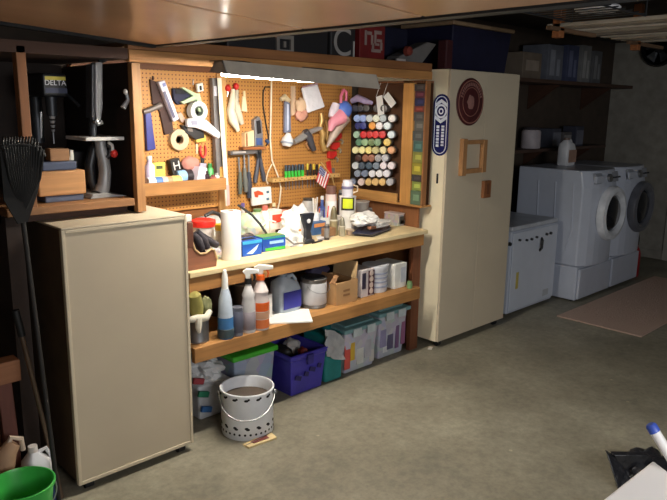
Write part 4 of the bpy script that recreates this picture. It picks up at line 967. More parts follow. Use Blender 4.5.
xa, xb = tr(153, 170, 3.76), tr(165, 170, 3.76)
MB().box(xa, xb, 3.755, 3.805, TZ, TZ+0.145).build('carton', M((224, 216, 96), 0.5), t, 0.003)
MB().box(xa+0.02, xb-0.02, 3.752, 3.7545, TZ+0.105, TZ+0.125).build('dark_print', M((70, 76, 50), 0.5), t)
t = thing('black_box', 'tilted black box with white letter H in the pine tray', 'box', (tr(177), 3.77, TZ))
q = aY(177, 166, 3.75)
MB().rbox((q.x, 3.775, q.z-0.02), (0.07, 0.045, 0.13), (0, -0.2, 0)).build('carton', M((34, 30, 30), 0.5), t, 0.003)
text('H', 0.075, (q.x+0.0, 3.7515, q.z+0.0), (0.98, 0, 0.2), (-0.2, 0, 0.98), M((230, 226, 220), 0.5), 'letter', t, 0.0006)
t = thing('rolled_tube', 'horizontal tube with white, blue, orange and yellow bands lying in the pine tray', 'tube', (tr(160), 3.70, TZ))
bands = [(146.5, 154, (232, 226, 230)), (154, 161, (86, 130, 190)), (161, 166, (226, 190, 180)), (166, 171, (226, 150, 110)), (171, 180, (232, 206, 120))]
for xa, xb, cc in bands:
    MB().cyl((tr(xa, 178, 3.71)+0.0004, 3.71, TZ+0.032), (tr(xb, 178, 3.71)-0.0004, 3.71, TZ+0.032), 0.031, n=20).build('band', M(cc, 0.4), t, smooth=True)
t = thing('blue_tape_roll', 'pale blue roll with a black band lying in the pine tray', 'tape', (tr(186), 3.72, TZ))
MB().cyl((tr(177.5, 176, 3.745)+0.0, 3.765, TZ+0.046), (tr(186, 176, 3.745), 3.765, TZ+0.046), 0.044, n=28).build('roll', M((150, 190, 232), 0.4), t, smooth=True)
MB().cyl((tr(186, 176, 3.745)+0.0005, 3.765, TZ+0.046), (tr(192, 176, 3.745), 3.765, TZ+0.046), 0.046, n=28).build('black_band', M((36, 28, 36), 0.5), t, smooth=True)
o = MB().blob((tr(188, 166, 3.77)+0.02, 3.772, TZ+0.125), (0.062, 0.035, 0.045), 0.15, 3, 2).build('pink_cloth', M((206, 140, 126), 0.7), smooth=True); tag(o, 'pink rounded cloth bundle behind the blue roll in the pine tray', 'cloth')
t = thing('white_carton', 'white small carton right of the blue roll in the pine tray', 'carton', (tr(199), 3.74, TZ))
MB().rbox((tr(199, 176, 3.73), 3.735, TZ+0.055), (0.075, 0.07, 0.1), (0, 0.25, 0.2)).build('carton', M((232, 220, 232), 0.45), t, 0.004)
MB().rbox((tr(204, 176, 3.75), 3.78, TZ+0.07), (0.05, 0.04, 0.11), (0, 0.1, 0)).build('carton_lid', M((176, 170, 190), 0.45), t, 0.004)
for k, (px, h_, r_, cc, n_, l_) in enumerate(((210, 0.12, 0.024, (84, 176, 96), 'green_bottle', 'green-capped small bottle in the pine tray'), (206.5, 0.08, 0.02, (60, 40, 50), 'dark_jar', 'dark small jar in front of the green bottle in the pine tray'), (213, 0.05, 0.022, (190, 110, 104), 'pink_jar', 'low pinkish jar right of the green bottle in the pine tray'), (216.5, 0.06, 0.02, (226, 226, 216), 'white_jar', 'low white jar left of the orange bottle in the pine tray'), (221, 0.13, 0.028, (226, 170, 84), 'orange_bottle', 'orange round bottle at the right end of the pine tray'))):
    yq = 3.77 if k in (0, 4) else 3.715; xq = tr(px, 174, yq)
    t = thing(n_, l_, 'bottle' if 'bottle' in n_ else 'jar', (xq, yq, TZ))
    MB().lathe([(0, 0), (r_, 0), (r_, h_*0.68), (r_*0.55, h_*0.78), (0, h_*0.78)], (xq, yq, TZ), 16).build('body', M(cc, 0.4), t, smooth=True)
    MB().lathe([(0, h_*0.785), (r_*0.6, h_*0.785), (r_*0.6, h_), (0, h_)], (xq, yq, TZ), 14).build('cap', M(tuple(int(v*0.8) for v in cc), 0.4), t, smooth=True)

# ------------------------------------------------------------------ pegboard tools: middle section
for k, (x, y, l_) in enumerate(((228, 88, 'red-gripped small pliers at the top left of the middle pegboard'), (236, 86.5, 'second red-gripped small pliers from the left on the middle pegboard'))):
    t = tool('small_pliers', l_, 'pliers', (x, y), 'small red-gripped pliers')
    MB().blob(aY(x, y, D-0.025), (0.02, 0.02, 0.024), 0.1, 3, k).build('red_grip', RED, t, smooth=True)
    MB().tube(py([(x, y+3), (x-1, y+9)], 0.02), [0.008, 0.005], 8).build('jaw', STEEL, t, smooth=True)
    MB().tube(py([(x, y-1), (x, y-2)], 0.03) + py([(x, y-2)], 0.0005), 0.003, 6).build('hook', STEEL, t)
t = tool('work_glove', 'pale fabric work gloves hanging crumpled at the left of the middle pegboard', 'gloves', (235, 110))
GV = M((226, 216, 190), 0.75, 0, 'crumple')
MB().tube(py([(233, 89), (232.5, 100), (230.5, 110), (233, 120), (238, 131)], 0.035), [0.012, 0.022, 0.028, 0.034, 0.014], 12).build('glove', GV, t, smooth=True)
MB().tube(py([(237, 90), (236, 102), (238, 113), (242, 124)], 0.03), [0.012, 0.018, 0.026, 0.016], 12).build('glove', M((200, 192, 172), 0.75, 0, 'crumple'), t, smooth=True)
t = tool('putty_knife', 'cream tapered putty knife hanging right of the pale gloves', 'putty knife', (245, 103))
plate([(243, 96), (246, 97), (247.5, 112), (242, 111)], 0.014).build('blade', M((236, 220, 180), 0.45), t, 0.003)
MB().tube(py([(244.5, 97), (244, 91)], 0.012), 0.01, 8).build('handle', M((226, 206, 160), 0.5), t, smooth=True)
t = tool('cream_block', 'cream wooden block standing on the small pegboard ledge', 'block', (249, 138))
plate([(245, 133), (254, 130), (254.5, 146), (245.5, 147)], 0.045).build('block', M((234, 206, 160), 0.55), t, 0.004)
plate([(246, 133.5), (247.5, 133), (248, 146), (246.5, 146.5)], 0.004, 0.0455).build('dark_edge', M((150, 104, 66), 0.6), t)
t = tool('block_plane', 'grey metal plane standing upright on the small pegboard ledge', 'plane', (259, 132))
plate([(254.5, 120), (259, 116), (262, 121), (264, 146.5), (255.5, 146.8)], 0.04).build('plane_body', M((150, 148, 152), 0.35, 0.5), t, 0.004)
plate([(257, 121), (260, 120), (261.5, 133), (258, 134)], 0.008, 0.0405).build('dark_slot', M((46, 42, 44), 0.4), t)
plate([(256.5, 138), (262, 138), (262.5, 145), (257, 145.3)], 0.008, 0.0405).build('blue_badge', M((70, 90, 140), 0.4), t, 0.002)
t = tool('pegboard_ledge', 'narrow wooden ledge under the cream block and grey plane', 'ledge', (253, 148))
plate([(243.5, 147.2), (266, 146.8), (266, 149.5), (243.5, 150)], 0.06).build('ledge', M((150, 92, 52), 0.6, 0, 'woodx'), t, 0.002)
t = tool('tool_holder_rail', 'grey horizontal holder rail with hammers and chisels hanging from it', 'rail', (245, 153))
plate([(231, 151), (262, 150), (262, 153.5), (231, 155.5)], 0.05).build('rail', M((120, 116, 116), 0.4, 0.5), t, 0.003)
plate([(233, 151.5), (246, 151), (246, 153), (233, 153.8)], 0.006, 0.0505).build('chrome_strip', M((214, 206, 200), 0.3, 0.4), t)
def hang(label, name, pts, r, hm, pts2, r2, sm):
    t = tool(name, label, 'tool', pts[0])
    MB().tube(py(pts, 0.03), r, 10).build('handle', hm, t, smooth=True)
    MB().tube(py(pts2, 0.03), r2, 8).build('shaft', sm, t, smooth=True)
GRH = M((96, 100, 90), 0.5); NVY = M((58, 62, 76), 0.45)
hang('olive-handled hammer, leftmost below the grey holder rail', 'hammer', [(240, 172), (240.2, 184), (240, 194)], [0.012, 0.018, 0.014], GRH, [(238.5, 157), (239.5, 172)], 0.007, STEEL)
hang('grey-handled long chisel, second below the grey holder rail', 'chisel', [(244.5, 168), (245.5, 182), (246, 192)], [0.012, 0.019, 0.015], M((112, 112, 106), 0.5), [(244, 155), (244.5, 168)], 0.007, STEEL)
hang('slate-handled long chisel, third below the grey holder rail', 'chisel', [(249, 172), (249.5, 186), (249.5, 198)], [0.013, 0.02, 0.017], NVY, [(248.5, 155), (249, 172)], 0.007, STEEL)
t = tool('nippers', 'dark slate long-handled nippers on the right of the grey holder rail', 'pliers', (260, 165))
for P in ([(258.5, 154), (257.5, 166), (256, 176), (255, 183)], [(260, 154), (261.5, 166), (263, 174), (264, 181)]):
    MB().tube(py(P, 0.02), [0.01, 0.014, 0.018, 0.014], 10).build('handle', M((70, 72, 84), 0.45), t, smooth=True)
plate([(257, 150), (261.5, 150), (261, 158), (257.5, 158)], 0.02, 0.03).build('jaw', DSTEEL, t, 0.003)
t = tool('looped_cable', 'thin black cord looping down the middle pegboard', 'cord', (264, 100))
MB().tube(py([(270, 87), (265, 87), (263.2, 92), (263, 105), (265.5, 122), (268, 135), (268.5, 142), (266, 146)], 0.008), 0.005, 8).build('cord', BLACK, t, smooth=True)
MB().tube(py([(266, 140), (268.5, 142.5)], 0.02), 0.012, 10).build('plug', M((70, 90, 130), 0.4), t, smooth=True)
t = tool('electric_cable', 'thin white electric cord hanging from the light down to the bench', 'cord', (271, 140))
MB().tube(py([(271.5, 80), (271, 110), (270.3, 140), (272, 160), (278, 176), (281, 188), (279.5, 202), (277.5, 210)], 0.025), 0.0055, 8).build('cord', M((240, 230, 206), 0.5), t, smooth=True)
MB().tube(py([(272, 164), (268, 172), (266, 180), (268, 184)], 0.02), 0.005, 8).build('branch', M((230, 214, 184), 0.5), t, smooth=True)
t = tool('claw_hammer', 'hammer with pale tan head and blue-grey handle on the middle pegboard', 'hammer', (287, 115))
MB().tube(py([(281, 99.5), (284.5, 97), (289, 101)], 0.035), [0.014, 0.022, 0.016], 12).build('head', M((216, 196, 160), 0.4), t, smooth=True)
plate([(285.5, 101), (290.5, 103), (291.5, 132), (285, 133)], 0.025, 0.02).build('handle', M((120, 126, 150), 0.4), t, 0.006)
plate([(287, 104), (288.8, 104.5), (289, 130), (287, 131)], 0.002, 0.0452).build('highlight_strip', M((206, 212, 232), 0.3), t)
t = tool('white_funnel', 'white plastic funnel with grey base below the tan-headed hammer', 'funnel', (288, 140))
p = aY(287.5, 140, D-0.055)
MB().lathe([(0, -0.045), (0.03, -0.045), (0.045, -0.02), (0.04, 0.01), (0.022, 0.035), (0.016, 0.05), (0, 0.05)], p, 20, (0.2, 0, 1)).build('cup', M((226, 226, 226), 0.35), t, smooth=True)
MB().lathe([(0.046, -0.026), (0.048, -0.02), (0.046, -0.012)], p, 20, (0.2, 0, 1)).build('rim', M((150, 160, 176), 0.35), t, smooth=True)
t = tool('spray_gun', 'silver metal gun-shaped tool with black grip in the middle of the pegboard', 'spray gun', (305, 138))
MB().tube(py([(294, 142), (300, 138.5), (305, 135), (312, 131), (321, 128)], 0.05), [0.02, 0.026, 0.03, 0.02, 0.016], 12).build('barrel', M((196, 196, 196), 0.3, 0.6), t, smooth=True)
MB().tube(py([(305, 131), (309, 137), (312, 146), (314, 150)], 0.06), [0.026, 0.03, 0.024, 0.02], 12).build('grip', M((84, 84, 92), 0.4, 0.3), t, smooth=True)
MB().tube(py([(309, 139), (306, 144), (309, 149)], 0.05), 0.006, 8).build('trigger', M((200, 150, 110), 0.4, 0.4), t, smooth=True)
MB().tube([aY(309, 134, D-0.04), aY(309, 133, D-0.0005)], 0.005, 6).build('hook', STEEL, t)
t = tool('white_packet', 'large white plastic packet hanging tilted at the top of the middle pegboard', 'packet', (314, 98))
plate([(303, 88), (318, 84.5), (325.5, 107), (309, 113)], 0.03, 0.05).build('packet', M((242, 240, 246), 0.4, 0, 'crumple', 0.03), t, 0.01)
plate([(303, 86.5), (317.5, 83), (318.5, 86), (304, 89.5)], 0.012, 0.055).build('header_card', M((196, 160, 170), 0.5), t)
MB().tube([aY(311, 86, D-0.06), aY(311, 84.5, D-0.0005)], 0.003, 6).build('hook', STEEL, t)
t = tool('tan_glove_pair', 'tan crumpled gloves hanging left of the large white packet', 'gloves', (300, 108))
MB().blob(aY(301, 106, D-0.04), (0.045, 0.03, 0.06), 0.35, 3, 11).build('glove', M((224, 190, 156), 0.7), t, smooth=True)
MB().blob(aY(301, 115, D-0.04), (0.05, 0.03, 0.045), 0.35, 3, 12).build('glove', M((220, 160, 140), 0.7), t, smooth=True)
MB().tube([aY(300, 103, D-0.02), aY(300, 101, D-0.0005)], 0.004, 6).build('hook', STEEL, t)
t = tool('pale_board_strip', 'pale upright strip of wood fixed left of the tan gloves', 'strip', (294, 100))
plate([(291.5, 86), (295.5, 86), (295.5, 114), (291.5, 116)], 0.012).build('strip', M((226, 196, 166), 0.6, 0, 'woodz'), t)
t = tool('brass_hose_fitting', 'tall brass-coloured fitting hanging right of the silver gun', 'fitting', (323, 130))
MB().tube(py([(321, 113), (322, 120), (320, 126), (323, 134), (322, 142), (325, 150)], 0.045), [0.014, 0.022, 0.018, 0.026, 0.02, 0.026], 12).build('body', M((196, 158, 96), 0.4, 0.4), t, smooth=True)
MB().tube(py([(326, 120), (328, 128), (327, 138), (329, 146)], 0.03), [0.012, 0.018, 0.02, 0.016], 10).build('side_arm', M((176, 140, 84), 0.4, 0.4), t, smooth=True)
t = tool('wind_sock_bag', 'pink, white and blue cone-shaped bag hanging before the pegboard', 'bag', (338, 115))
Yc = 3.70
pc = [aY(x, y, Yc) for x, y in ((344, 110), (338, 117), (332, 126), (328, 144))]
mb = MB(); ax = (pc[3]-pc[0])
mb.blob(pc[0]+Vector((0.0, 0, 0)), (0.07, 0.055, 0.068), 0.1, 3, 4); mb.build('blue_ball', M((96, 132, 222), 0.35), t, smooth=True)
MB().tube([aY(x, y, Yc-0.03) for x, y in ((341, 116), (336, 120), (332, 124), (330, 131))], [0.06, 0.05, 0.035, 0.015], 14).build('pink_panel', M((236, 150, 168), 0.4), t, smooth=True)
MB().tube([aY(x, y, Yc+0.01) for x, y in ((343, 117), (338, 125), (333, 136), (327, 147))], [0.062, 0.05, 0.03, 0.008], 14).build('clear_cone', M((190, 170, 156), 0.3), t, smooth=True)
MB().tube([aY(x, y, Yc-0.01) for x, y in ((336, 104), (334, 110), (331, 117))], [0.03, 0.035, 0.025], 12).build('white_panel', M((240, 226, 236), 0.4), t, smooth=True)
MB().tube([aY(x, y, Yc) for x, y in ((341, 105), (341, 96), (343.5, 90), (346.5, 92), (346, 100), (344, 106))], 0.012, 10).build('pink_loop', M((236, 120, 150), 0.4), t, smooth=True)
MB().tube([aY(344, 90, Yc), aY(344, 89, D-0.0005)], 0.004, 6).build('hook', STEEL, t)
for k, (x, y) in enumerate(((339, 137), (337, 146), (334, 155))):
    t = tool('red_grip_clamp', ['red-gripped clamp, topmost of three below the cone-shaped bag', 'red-gripped clamp, middle of three below the cone-shaped bag', 'red-gripped clamp, lowest of three below the cone-shaped bag'][k], 'clamp', (x, y), 'red-gripped clamps below the cone bag')
    plate([(x-4.5, y-3.5), (x+3, y-4), (x+3.5, y+0.5), (x-0.5, y+4), (x-4.5, y+3.5)], 0.035).build('grip', RED, t, 0.006)
    MB().tube(py([(x+1, y+2), (x+4, y+4), (x+3, y+7)], 0.02), 0.008, 8).build('jaw', M((170, 160, 140), 0.4, 0.4), t, smooth=True)
t = tool('red_strap', 'slim red tool hanging low beside the screwdriver rail', 'tool', (329, 170))
plate([(327.5, 162), (331, 160.5), (332.5, 176), (329, 178)], 0.02).build('body', RED, t, 0.004)
plate([(332, 168), (335, 168), (335, 175), (332, 175.5)], 0.015).build('grey_tip', M((120, 110, 100), 0.4), t, 0.003)

# screwdriver rail
t = tool('screwdriver_rail', 'long thin wooden rail of screwdrivers across the middle pegboard', 'rail', (303, 179))
ra, rb = aY(270, 178.5, 3.77), aY(337, 176.5, 3.77)
RZz = (ra.z+rb.z)/2
MB().box(ra.x, rb.x, 3.735, YP-0.0005, RZz-0.013, RZz+0.013).build('rail_board', M((226, 182, 112), 0.6, 0, 'woodx'), t, 0.002)
mb = MB()
for k in range(16):
    u = (k+0.5)/16; mb.cyl((ra.x+(rb.x-ra.x)*u, 3.7345, RZz), (ra.x+(rb.x-ra.x)*u, 3.733, RZz), 0.005, n=8)
mb.build('drilled_holes', M((120, 76, 40), 0.7), t)
def sdriver(px, top, r, hm, cm, label, group):
    a = aY(px, 176, 3.755); zt = aY(px, top, 3.755).z
    t = thing('screwdriver', label, 'screwdriver', (a.x, 3.755, RZz+0.014), group)
    zb = RZz+0.0135
    MB().lathe([(0, 0), (r*0.8, 0), (r, 0.008), (r, (zt-zb)*0.5), (0, (zt-zb)*0.5)], (a.x, 3.755, zb), 12).build('handle', hm, t, smooth=True)
    MB().lathe([(0, (zt-zb)*0.501), (r*0.95, (zt-zb)*0.501), (r, (zt-zb)*0.9), (r*0.6, zt-zb), (0, zt-zb)], (a.x, 3.755, zb), 12).build('handle_end', cm, t, smooth=True)
    MB().cyl((a.x, 3.755, RZz-0.0135), (a.x, 3.755, RZz-0.075), 0.0035, n=8).build('blade', STEEL, t)
GRN = M((64, 196, 70), 0.35); DBL = M((40, 52, 70), 0.4); YEL = M((224, 196, 60), 0.4)
for k in range(6): sdriver(286+k*3.3, 165 - 0.2*k, 0.0115, GRN, DBL, 'screwdriver with green and dark handle, %s from the left on the rail' % ORD[k], 'green-handled screwdrivers on the rail')
for k in range(5): sdriver(307.5+k*3.1, 163.5 + 0.2*k, 0.009, BLACK if k % 2 else M((36, 34, 34), 0.4), YEL if k % 2 == 0 else BLACK, 'black and yellow screwdriver, %s from left on the rail' % ORD[k], 'black and yellow screwdrivers on the rail')
t = tool('white_tool_card', 'white card with a red tool picture hung below the grey holder rail', 'card', (261, 196))
plate([(251.5, 188), (271, 186.5), (272, 203), (252.5, 206)], 0.02, 0.03).build('card', M((240, 238, 232), 0.5), t, 0.002)
plate([(254, 192), (258, 190.5), (263, 192.5), (263.5, 195), (258.5, 195), (258, 197.5), (255, 197)], 0.002, 0.0502).build('red_picture', M((222, 92, 52), 0.5), t)
mb = MB()
for P in ([(266.5, 191), (269, 190.6), (269.2, 193), (266.7, 193.4)], [(266.5, 198), (269, 197.6), (269.2, 200), (266.7, 200.4)]): plate(P, 0.002, 0.0502, mb)
mb.build('dark_mark', M((80, 110, 130), 0.5), t)
MB().tube([aY(261, 189, D-0.03), aY(261, 188, D-0.0005)], 0.004, 6).build('hook', STEEL, t)
# small flag
t = thing('small_flag', 'small american flag on a stick before the screwdriver rail', 'flag', aY(323, 180, 3.6))
Yf = 3.62
A, B, C_, D_ = (aY(*p, Yf) for p in ((320.5, 165.5), (330, 175.5), (325.5, 189), (316, 181)))
# A top-left(canton) -> B top-right along the fly ; D_ bottom-left
ms = [M((206, 56, 62), 0.6), M((240, 236, 236), 0.6), M((64, 72, 130), 0.6)]
mb = MB()
def bil(u, v): return A.lerp(D_, v).lerp(B.lerp(C_, v), u)
# stripes run from the canton side downwards
for k in range(9):
    mb.mat(ms[k % 2]); u0, u1 = k/9, (k+1)/9
    v0 = 0.45 if u0 < 0.5 else 0.0
    mb.raw([bil(u0, v0), bil(u1, v0), bil(u1, 1), bil(u0, 1)] + [p+Vector((0, 0.002, 0)) for p in (bil(u0, v0), bil(u1, v0), bil(u1, 1), bil(u0, 1))], [(0, 1, 2, 3), (7, 6, 5, 4), (0, 4, 5, 1), (1, 5, 6, 2), (2, 6, 7, 3), (3, 7, 4, 0)])
mb.mat(ms[2]); q_ = [bil(0, 0), bil(0.555, 0), bil(0.555, 0.45), bil(0, 0.45)]
mb.raw(q_ + [p+Vector((0, 0.002, 0)) for p in q_], [(0, 1, 2, 3), (7, 6, 5, 4), (0, 4, 5, 1), (1, 5, 6, 2), (2, 6, 7, 3), (3, 7, 4, 0)])
mb.mat(ms[1])
for i in range(4):
    for j in range(3):
        c_ = bil(0.07+0.13*i, 0.08+0.14*j) - Vector((0, 0.0008, 0)); mb.rbox(c_, (0.006, 0.001, 0.006))
mb.build('cloth', None, t)
MB().tube([aY(321, 162, Yf+0.004), aY(332, 176, Yf+0.004), aY(338, 200, Yf+0.01)], 0.0035, 8).build('stick', M((214, 180, 120), 0.5), t, smooth=True)

# ------------------------------------------------------------------ things on the bench top
BT = BZ + 0.001
def bt(px, py_): return aZ(px, py_, BZ)
c_ = bt(231.5, 259); c_ = Vector((c_.x, c_.y, BT))
t = thing('paper_towel_roll', 'white roll of paper towels standing upright at the front left of the bench', 'paper towels', c_)
MB().lathe([(0.021, 0.001), (0.056, 0.0), (0.057, 0.004), (0.057, 0.276), (0.056, 0.28), (0.021, 0.28), (0.021, 0.001)], c_, 36).build('roll', M((232, 230, 226), 0.7, amt=0.02), t, smooth=True)
MB().lathe([(0.017, 0.001), (0.0205, 0.001), (0.0205, 0.282), (0.017, 0.282), (0.017, 0.001)], c_, 24).build('core', M((170, 130, 90), 0.7), t, smooth=True)
def tissue(label, x0, x1, Yf_, h, mats, rz, dp=0.1):
    a, b_ = aY(x0, 255, Yf_), aY(x1, 254, Yf_)
    cx = (a.x+b_.x)/2; wd_ = b_.x-a.x
    t = thing('glove_box', label, 'box', (cx, Yf_+dp/2, BT))
    c0 = Vector((cx, Yf_+dp/2, BT+h/2))
    MB().rbox(c0, (wd_, dp, h), (0, 0, rz)).build('carton', mats[0], t, 0.003)
    R2 = Matrix.Rotation(rz, 3, 'Z')
    f = lambda u, z, s, hh, m_, n_: MB().rbox(c0 + R2 @ Vector((u*wd_, -dp/2-0.0012, z*h)), (s*wd_, 0.002, hh*h), (0, 0, rz)).build(n_, m_, t)
    return f, t, c0, wd_
f, t, c0, wd_ = tissue('blue carton with white swoosh right beside the paper towel roll', 242.5, 262, 3.13, 0.092, (M((32, 84, 178), 0.35),), 0.0)
f(0.0, 0.38, 0.98, 0.2, M((70, 170, 220), 0.35), 'cyan_band')
mb = MB().poly([c0+Vector((-0.3*wd_, -0.0515, -0.03)), c0+Vector((0.05*wd_, -0.0515, -0.005)), c0+Vector((0.32*wd_, -0.0515, 0.018)), c0+Vector((0.2*wd_, -0.0515, -0.012)), c0+Vector((0.0, -0.0515, -0.035))], (0, -0.0015, 0)); mb.build('white_swoosh', M((206, 222, 240), 0.4), t)
MB().rbox(c0+Vector((0, 0, 0.0475)), (wd_*0.7, 0.045, 0.002)).build('dark_opening', BLACK, t)
f, t, c0, wd_ = tissue('blue and green carton, second from the paper towel roll', 263.5, 285.5, 3.155, 0.088, (M((26, 74, 166), 0.35),), -0.06)
f(0.05, -0.36, 0.86, 0.2, M((70, 180, 60), 0.35), 'green_band'); f(-0.0, 0.43, 0.98, 0.1, M((60, 150, 120), 0.35), 'teal_band'); f(0.1, 0.1, 0.6, 0.2, M((150, 190, 226), 0.4), 'pale_lettering')
MB().rbox(c0+Vector((0, 0, 0.0452)), (wd_*0.96, 0.09, 0.002), (0, 0, -0.06)).build('green_top', M((96, 140, 60), 0.4), t)

# curved wooden caddy with black gloves
t = thing('wooden_caddy', 'reddish wooden caddy with scooped pale edge at the left front of the bench', 'caddy', (1.98, 3.12, BT))
CW = M((126, 80, 58), 0.6, 0, 'woodx'); yf = 3.04
prof = [(187, 268), (187.5, 243), (190, 239.5), (192.5, 243), (195, 250), (200, 254), (206, 253.5), (211, 249.5), (214, 250), (217, 259), (216.5, 263)]
P = [aY(x, y, yf) for x, y in prof]
for v in P: v.z = max(v.z, BT)
zmin = min(v.z for v in P); P[0].z = BT; P[-1].z = BT
MB().poly(P, (0, 0.014, 0)).build('front_side', CW, t, 0.002)
MB().poly([p+Vector((0, 0.15, 0)) for p in P], (0, 0.014, 0)).build('back_side', CW, t, 0.002)
MB().tube([p + Vector((0, -0.001, 0.002)) for p in P[1:-1]], 0.0055, 6).build('pale_edge', M((206, 172, 126), 0.6), t, smooth=True)
MB().box(P[0].x, P[-1].x, yf+0.0145, yf+0.1495, BT, BT+0.012).build('bottom_board', CW, t)
MB().box(P[0].x, P[0].x+0.012, yf+0.0145, yf+0.1495, BT+0.0125, BT+0.1).build('end_board', CW, t)
MB().box(P[-1].x-0.012, P[-1].x, yf+0.0145, yf+0.1495, BT+0.0125, BT+0.06).build('end_board', CW, t)
t = thing('black_gloves', 'black work gloves spilling out of the wooden caddy', 'gloves', (1.98, 3.12, BT+0.05))
for k, pts in enumerate(([(193, 234), (198, 240), (202, 249)], [(197, 231), (203, 238), (207, 248)], [(203, 236), (210, 242), (217, 245)], [(192, 240), (197, 247), (203, 253)])):
    MB().tube([aY(x, y, 3.12+0.012*k) for x, y in pts], [0.016, 0.024, 0.02], 10).build('glove_finger' if k > 1 else 'glove', M((40, 36, 44), 0.7, 0, 'crumple'), t, smooth=True)
t = thing('red_lid_tub', 'clear tub with bright red lid behind the black gloves', 'tub', (2.2, 3.4, BT))
c_ = Vector((aY(203, 225, 3.4).x, 3.4, BT))
zt = aY(203, 226, 3.4).z
MB().lathe([(0, 0), (0.06, 0), (0.068, zt-BT), (0, zt-BT)], c_, 28).build('tub', M((214, 206, 200), 0.3), t, smooth=True)
MB().lathe([(0, 0.0005), (0.074, 0.0005), (0.077, 0.01), (0.075, 0.036), (0.05, 0.044), (0, 0.044)], c_+Vector((0, 0, zt-BT)), 30).build('lid', M((226, 48, 40), 0.35), t, smooth=True)
t = thing('yellow_lid_jar', 'small clear jar with yellow lid left of the paper towel roll', 'jar', (2.25, 3.3, BT))
c_ = Vector((aY(221, 235, 3.28).x, 3.28, BT)); zt = aY(221, 230, 3.28).z
MB().lathe([(0, 0), (0.03, 0), (0.032, 0.01), (0.032, zt-BT), (0, zt-BT)], c_, 20).build('jar', M((206, 200, 190), 0.25), t, smooth=True)
MB().lathe([(0, 0.0005), (0.034, 0.0005), (0.034, 0.035), (0, 0.036)], c_+Vector((0, 0, zt-BT)), 20).build('lid', M((214, 170, 50), 0.4), t, smooth=True)
o = MB().blob((aY(217, 249, 3.2).x, 3.2, BT+0.035), (0.045, 0.04, 0.04), 0.35, 3, 21, flat=BT).build('striped_cloth', M((216, 214, 214), 0.6, 0, 'mottle', 0.35, 40), smooth=True); tag(o, 'white and black crumpled cloth at the foot of the yellow-lid jar', 'cloth')
o = MB().blob((aY(212, 216, 3.68).x, 3.66, BT+0.07), (0.16, 0.09, 0.09), 0.3, 4, 22, flat=BT).build('grey_plastic_bag', M((186, 186, 182), 0.4, 0, 'crumple'), smooth=True); tag(o, 'grey crumpled plastic bag at the back left corner of the bench', 'bag')
o = MB().tube([aY(x, y, 3.5) for x, y in ((205, 216), (212, 212), (219, 214), (223, 220))], 0.012, 8).build('dark_hose', M((44, 42, 44), 0.5), smooth=True); tag(o, 'short dark hose arching over the grey plastic bag', 'hose')
o = MB().tube([aY(x, y, Y) for x, y, Y in ((238, 205, 3.45), (244, 209, 3.42), (252, 215, 3.38), (260, 224, 3.33), (266, 233, 3.28), (269, 238, 3.25))], 0.008, 8).build('black_cable', BLACK, smooth=True); tag(o, 'black cable arching from the pegboard down to the green carton', 'cable')
o = MB().blob((aY(250, 222, 3.5).x, 3.5, BT+0.085), (0.11, 0.09, 0.105), 0.25, 4, 23, flat=BT).build('leafy_bag', M((196, 206, 176), 0.4, 0, 'mottle', 0.2, 26), smooth=True); tag(o, 'clear bag of green and white goods behind the blue cartons', 'bag')
o = MB().blob((aY(250, 236, 3.3).x, 3.33, BT+0.04), (0.08, 0.06, 0.05), 0.3, 3, 24, flat=BT).build('dark_cloth', M((66, 58, 58), 0.8), smooth=True); tag(o, 'dark cloth heaped behind the blue carton with the swoosh', 'cloth')
t = thing('red_white_carton', 'red and white carton standing behind the blue and green carton', 'carton', (2.75, 3.45, BT))
xa, xb, zt = aY(270, 225, 3.45).x, aY(282, 225, 3.45).x, aY(276, 210, 3.45).z
MB().box(xa, xb, 3.45, 3.53, BT, zt).build('carton', M((236, 226, 216), 0.5), t, 0.003)
MB().box(xa+0.02, xb-0.005, 3.447, 3.4495, zt-0.085, zt-0.03).build('red_panel', M((222, 70, 52), 0.45), t)
MB().box(xa+0.045, xb-0.004, 3.4472, 3.4495, BT+0.03, BT+0.06).build('dark_panel', M((60, 40, 40), 0.5), t)
t = thing('white_canister', 'white canister with red top between the red carton and the white bags', 'canister', (2.66, 3.5, BT))
c_ = Vector((aY(265, 220, 3.5).x, 3.5, BT)); zt = aY(265, 209, 3.5).z
MB().lathe([(0, 0), (0.038, 0), (0.038, zt-BT-0.04), (0.025, zt-BT-0.01), (0, zt-BT-0.01)], c_, 20).build('body', M((236, 230, 220), 0.4), t, smooth=True)
MB().lathe([(0, 0), (0.02, 0), (0.02, 0.03), (0, 0.03)], c_+Vector((0, 0, zt-BT-0.009)), 14).build('cap', M((214, 110, 96), 0.4), t, smooth=True)
WB = M((238, 236, 232), 0.4, 0, 'crumple', 0.03)
for k, (px, py_, Y, r, l_, n_) in enumerate(((293, 228, 3.32, (0.09, 0.075, 0.12), 'large white crumpled plastic bag in the middle of the bench', 'white_plastic_bag'), (284, 237, 3.25, (0.05, 0.04, 0.06), 'small white plastic bag leaning on the front of the large white bag', 'white_plastic_bag'), (297, 206, 3.6, (0.1, 0.06, 0.1), 'white plastic bag heaped at the back of the bench below the screwdriver rail', 'white_plastic_bag'))):
    q = aY(px, py_, Y)
    o = MB().blob((q.x, Y, BT+r[2]*0.82), r, 0.4, 4, 30+k, flat=BT).build(n_, WB, smooth=True); tag(o, l_, 'bag')
o = MB().rbox((aY(281, 233, 3.3).x-0.02, 3.24, BT+0.055), (0.05, 0.02, 0.10), (0, 0.5, 0.3)).build('white_tube', WHITE, bevel=0.006); tag(o, 'slanting white tube with dark tip before the small white bag', 'tube')
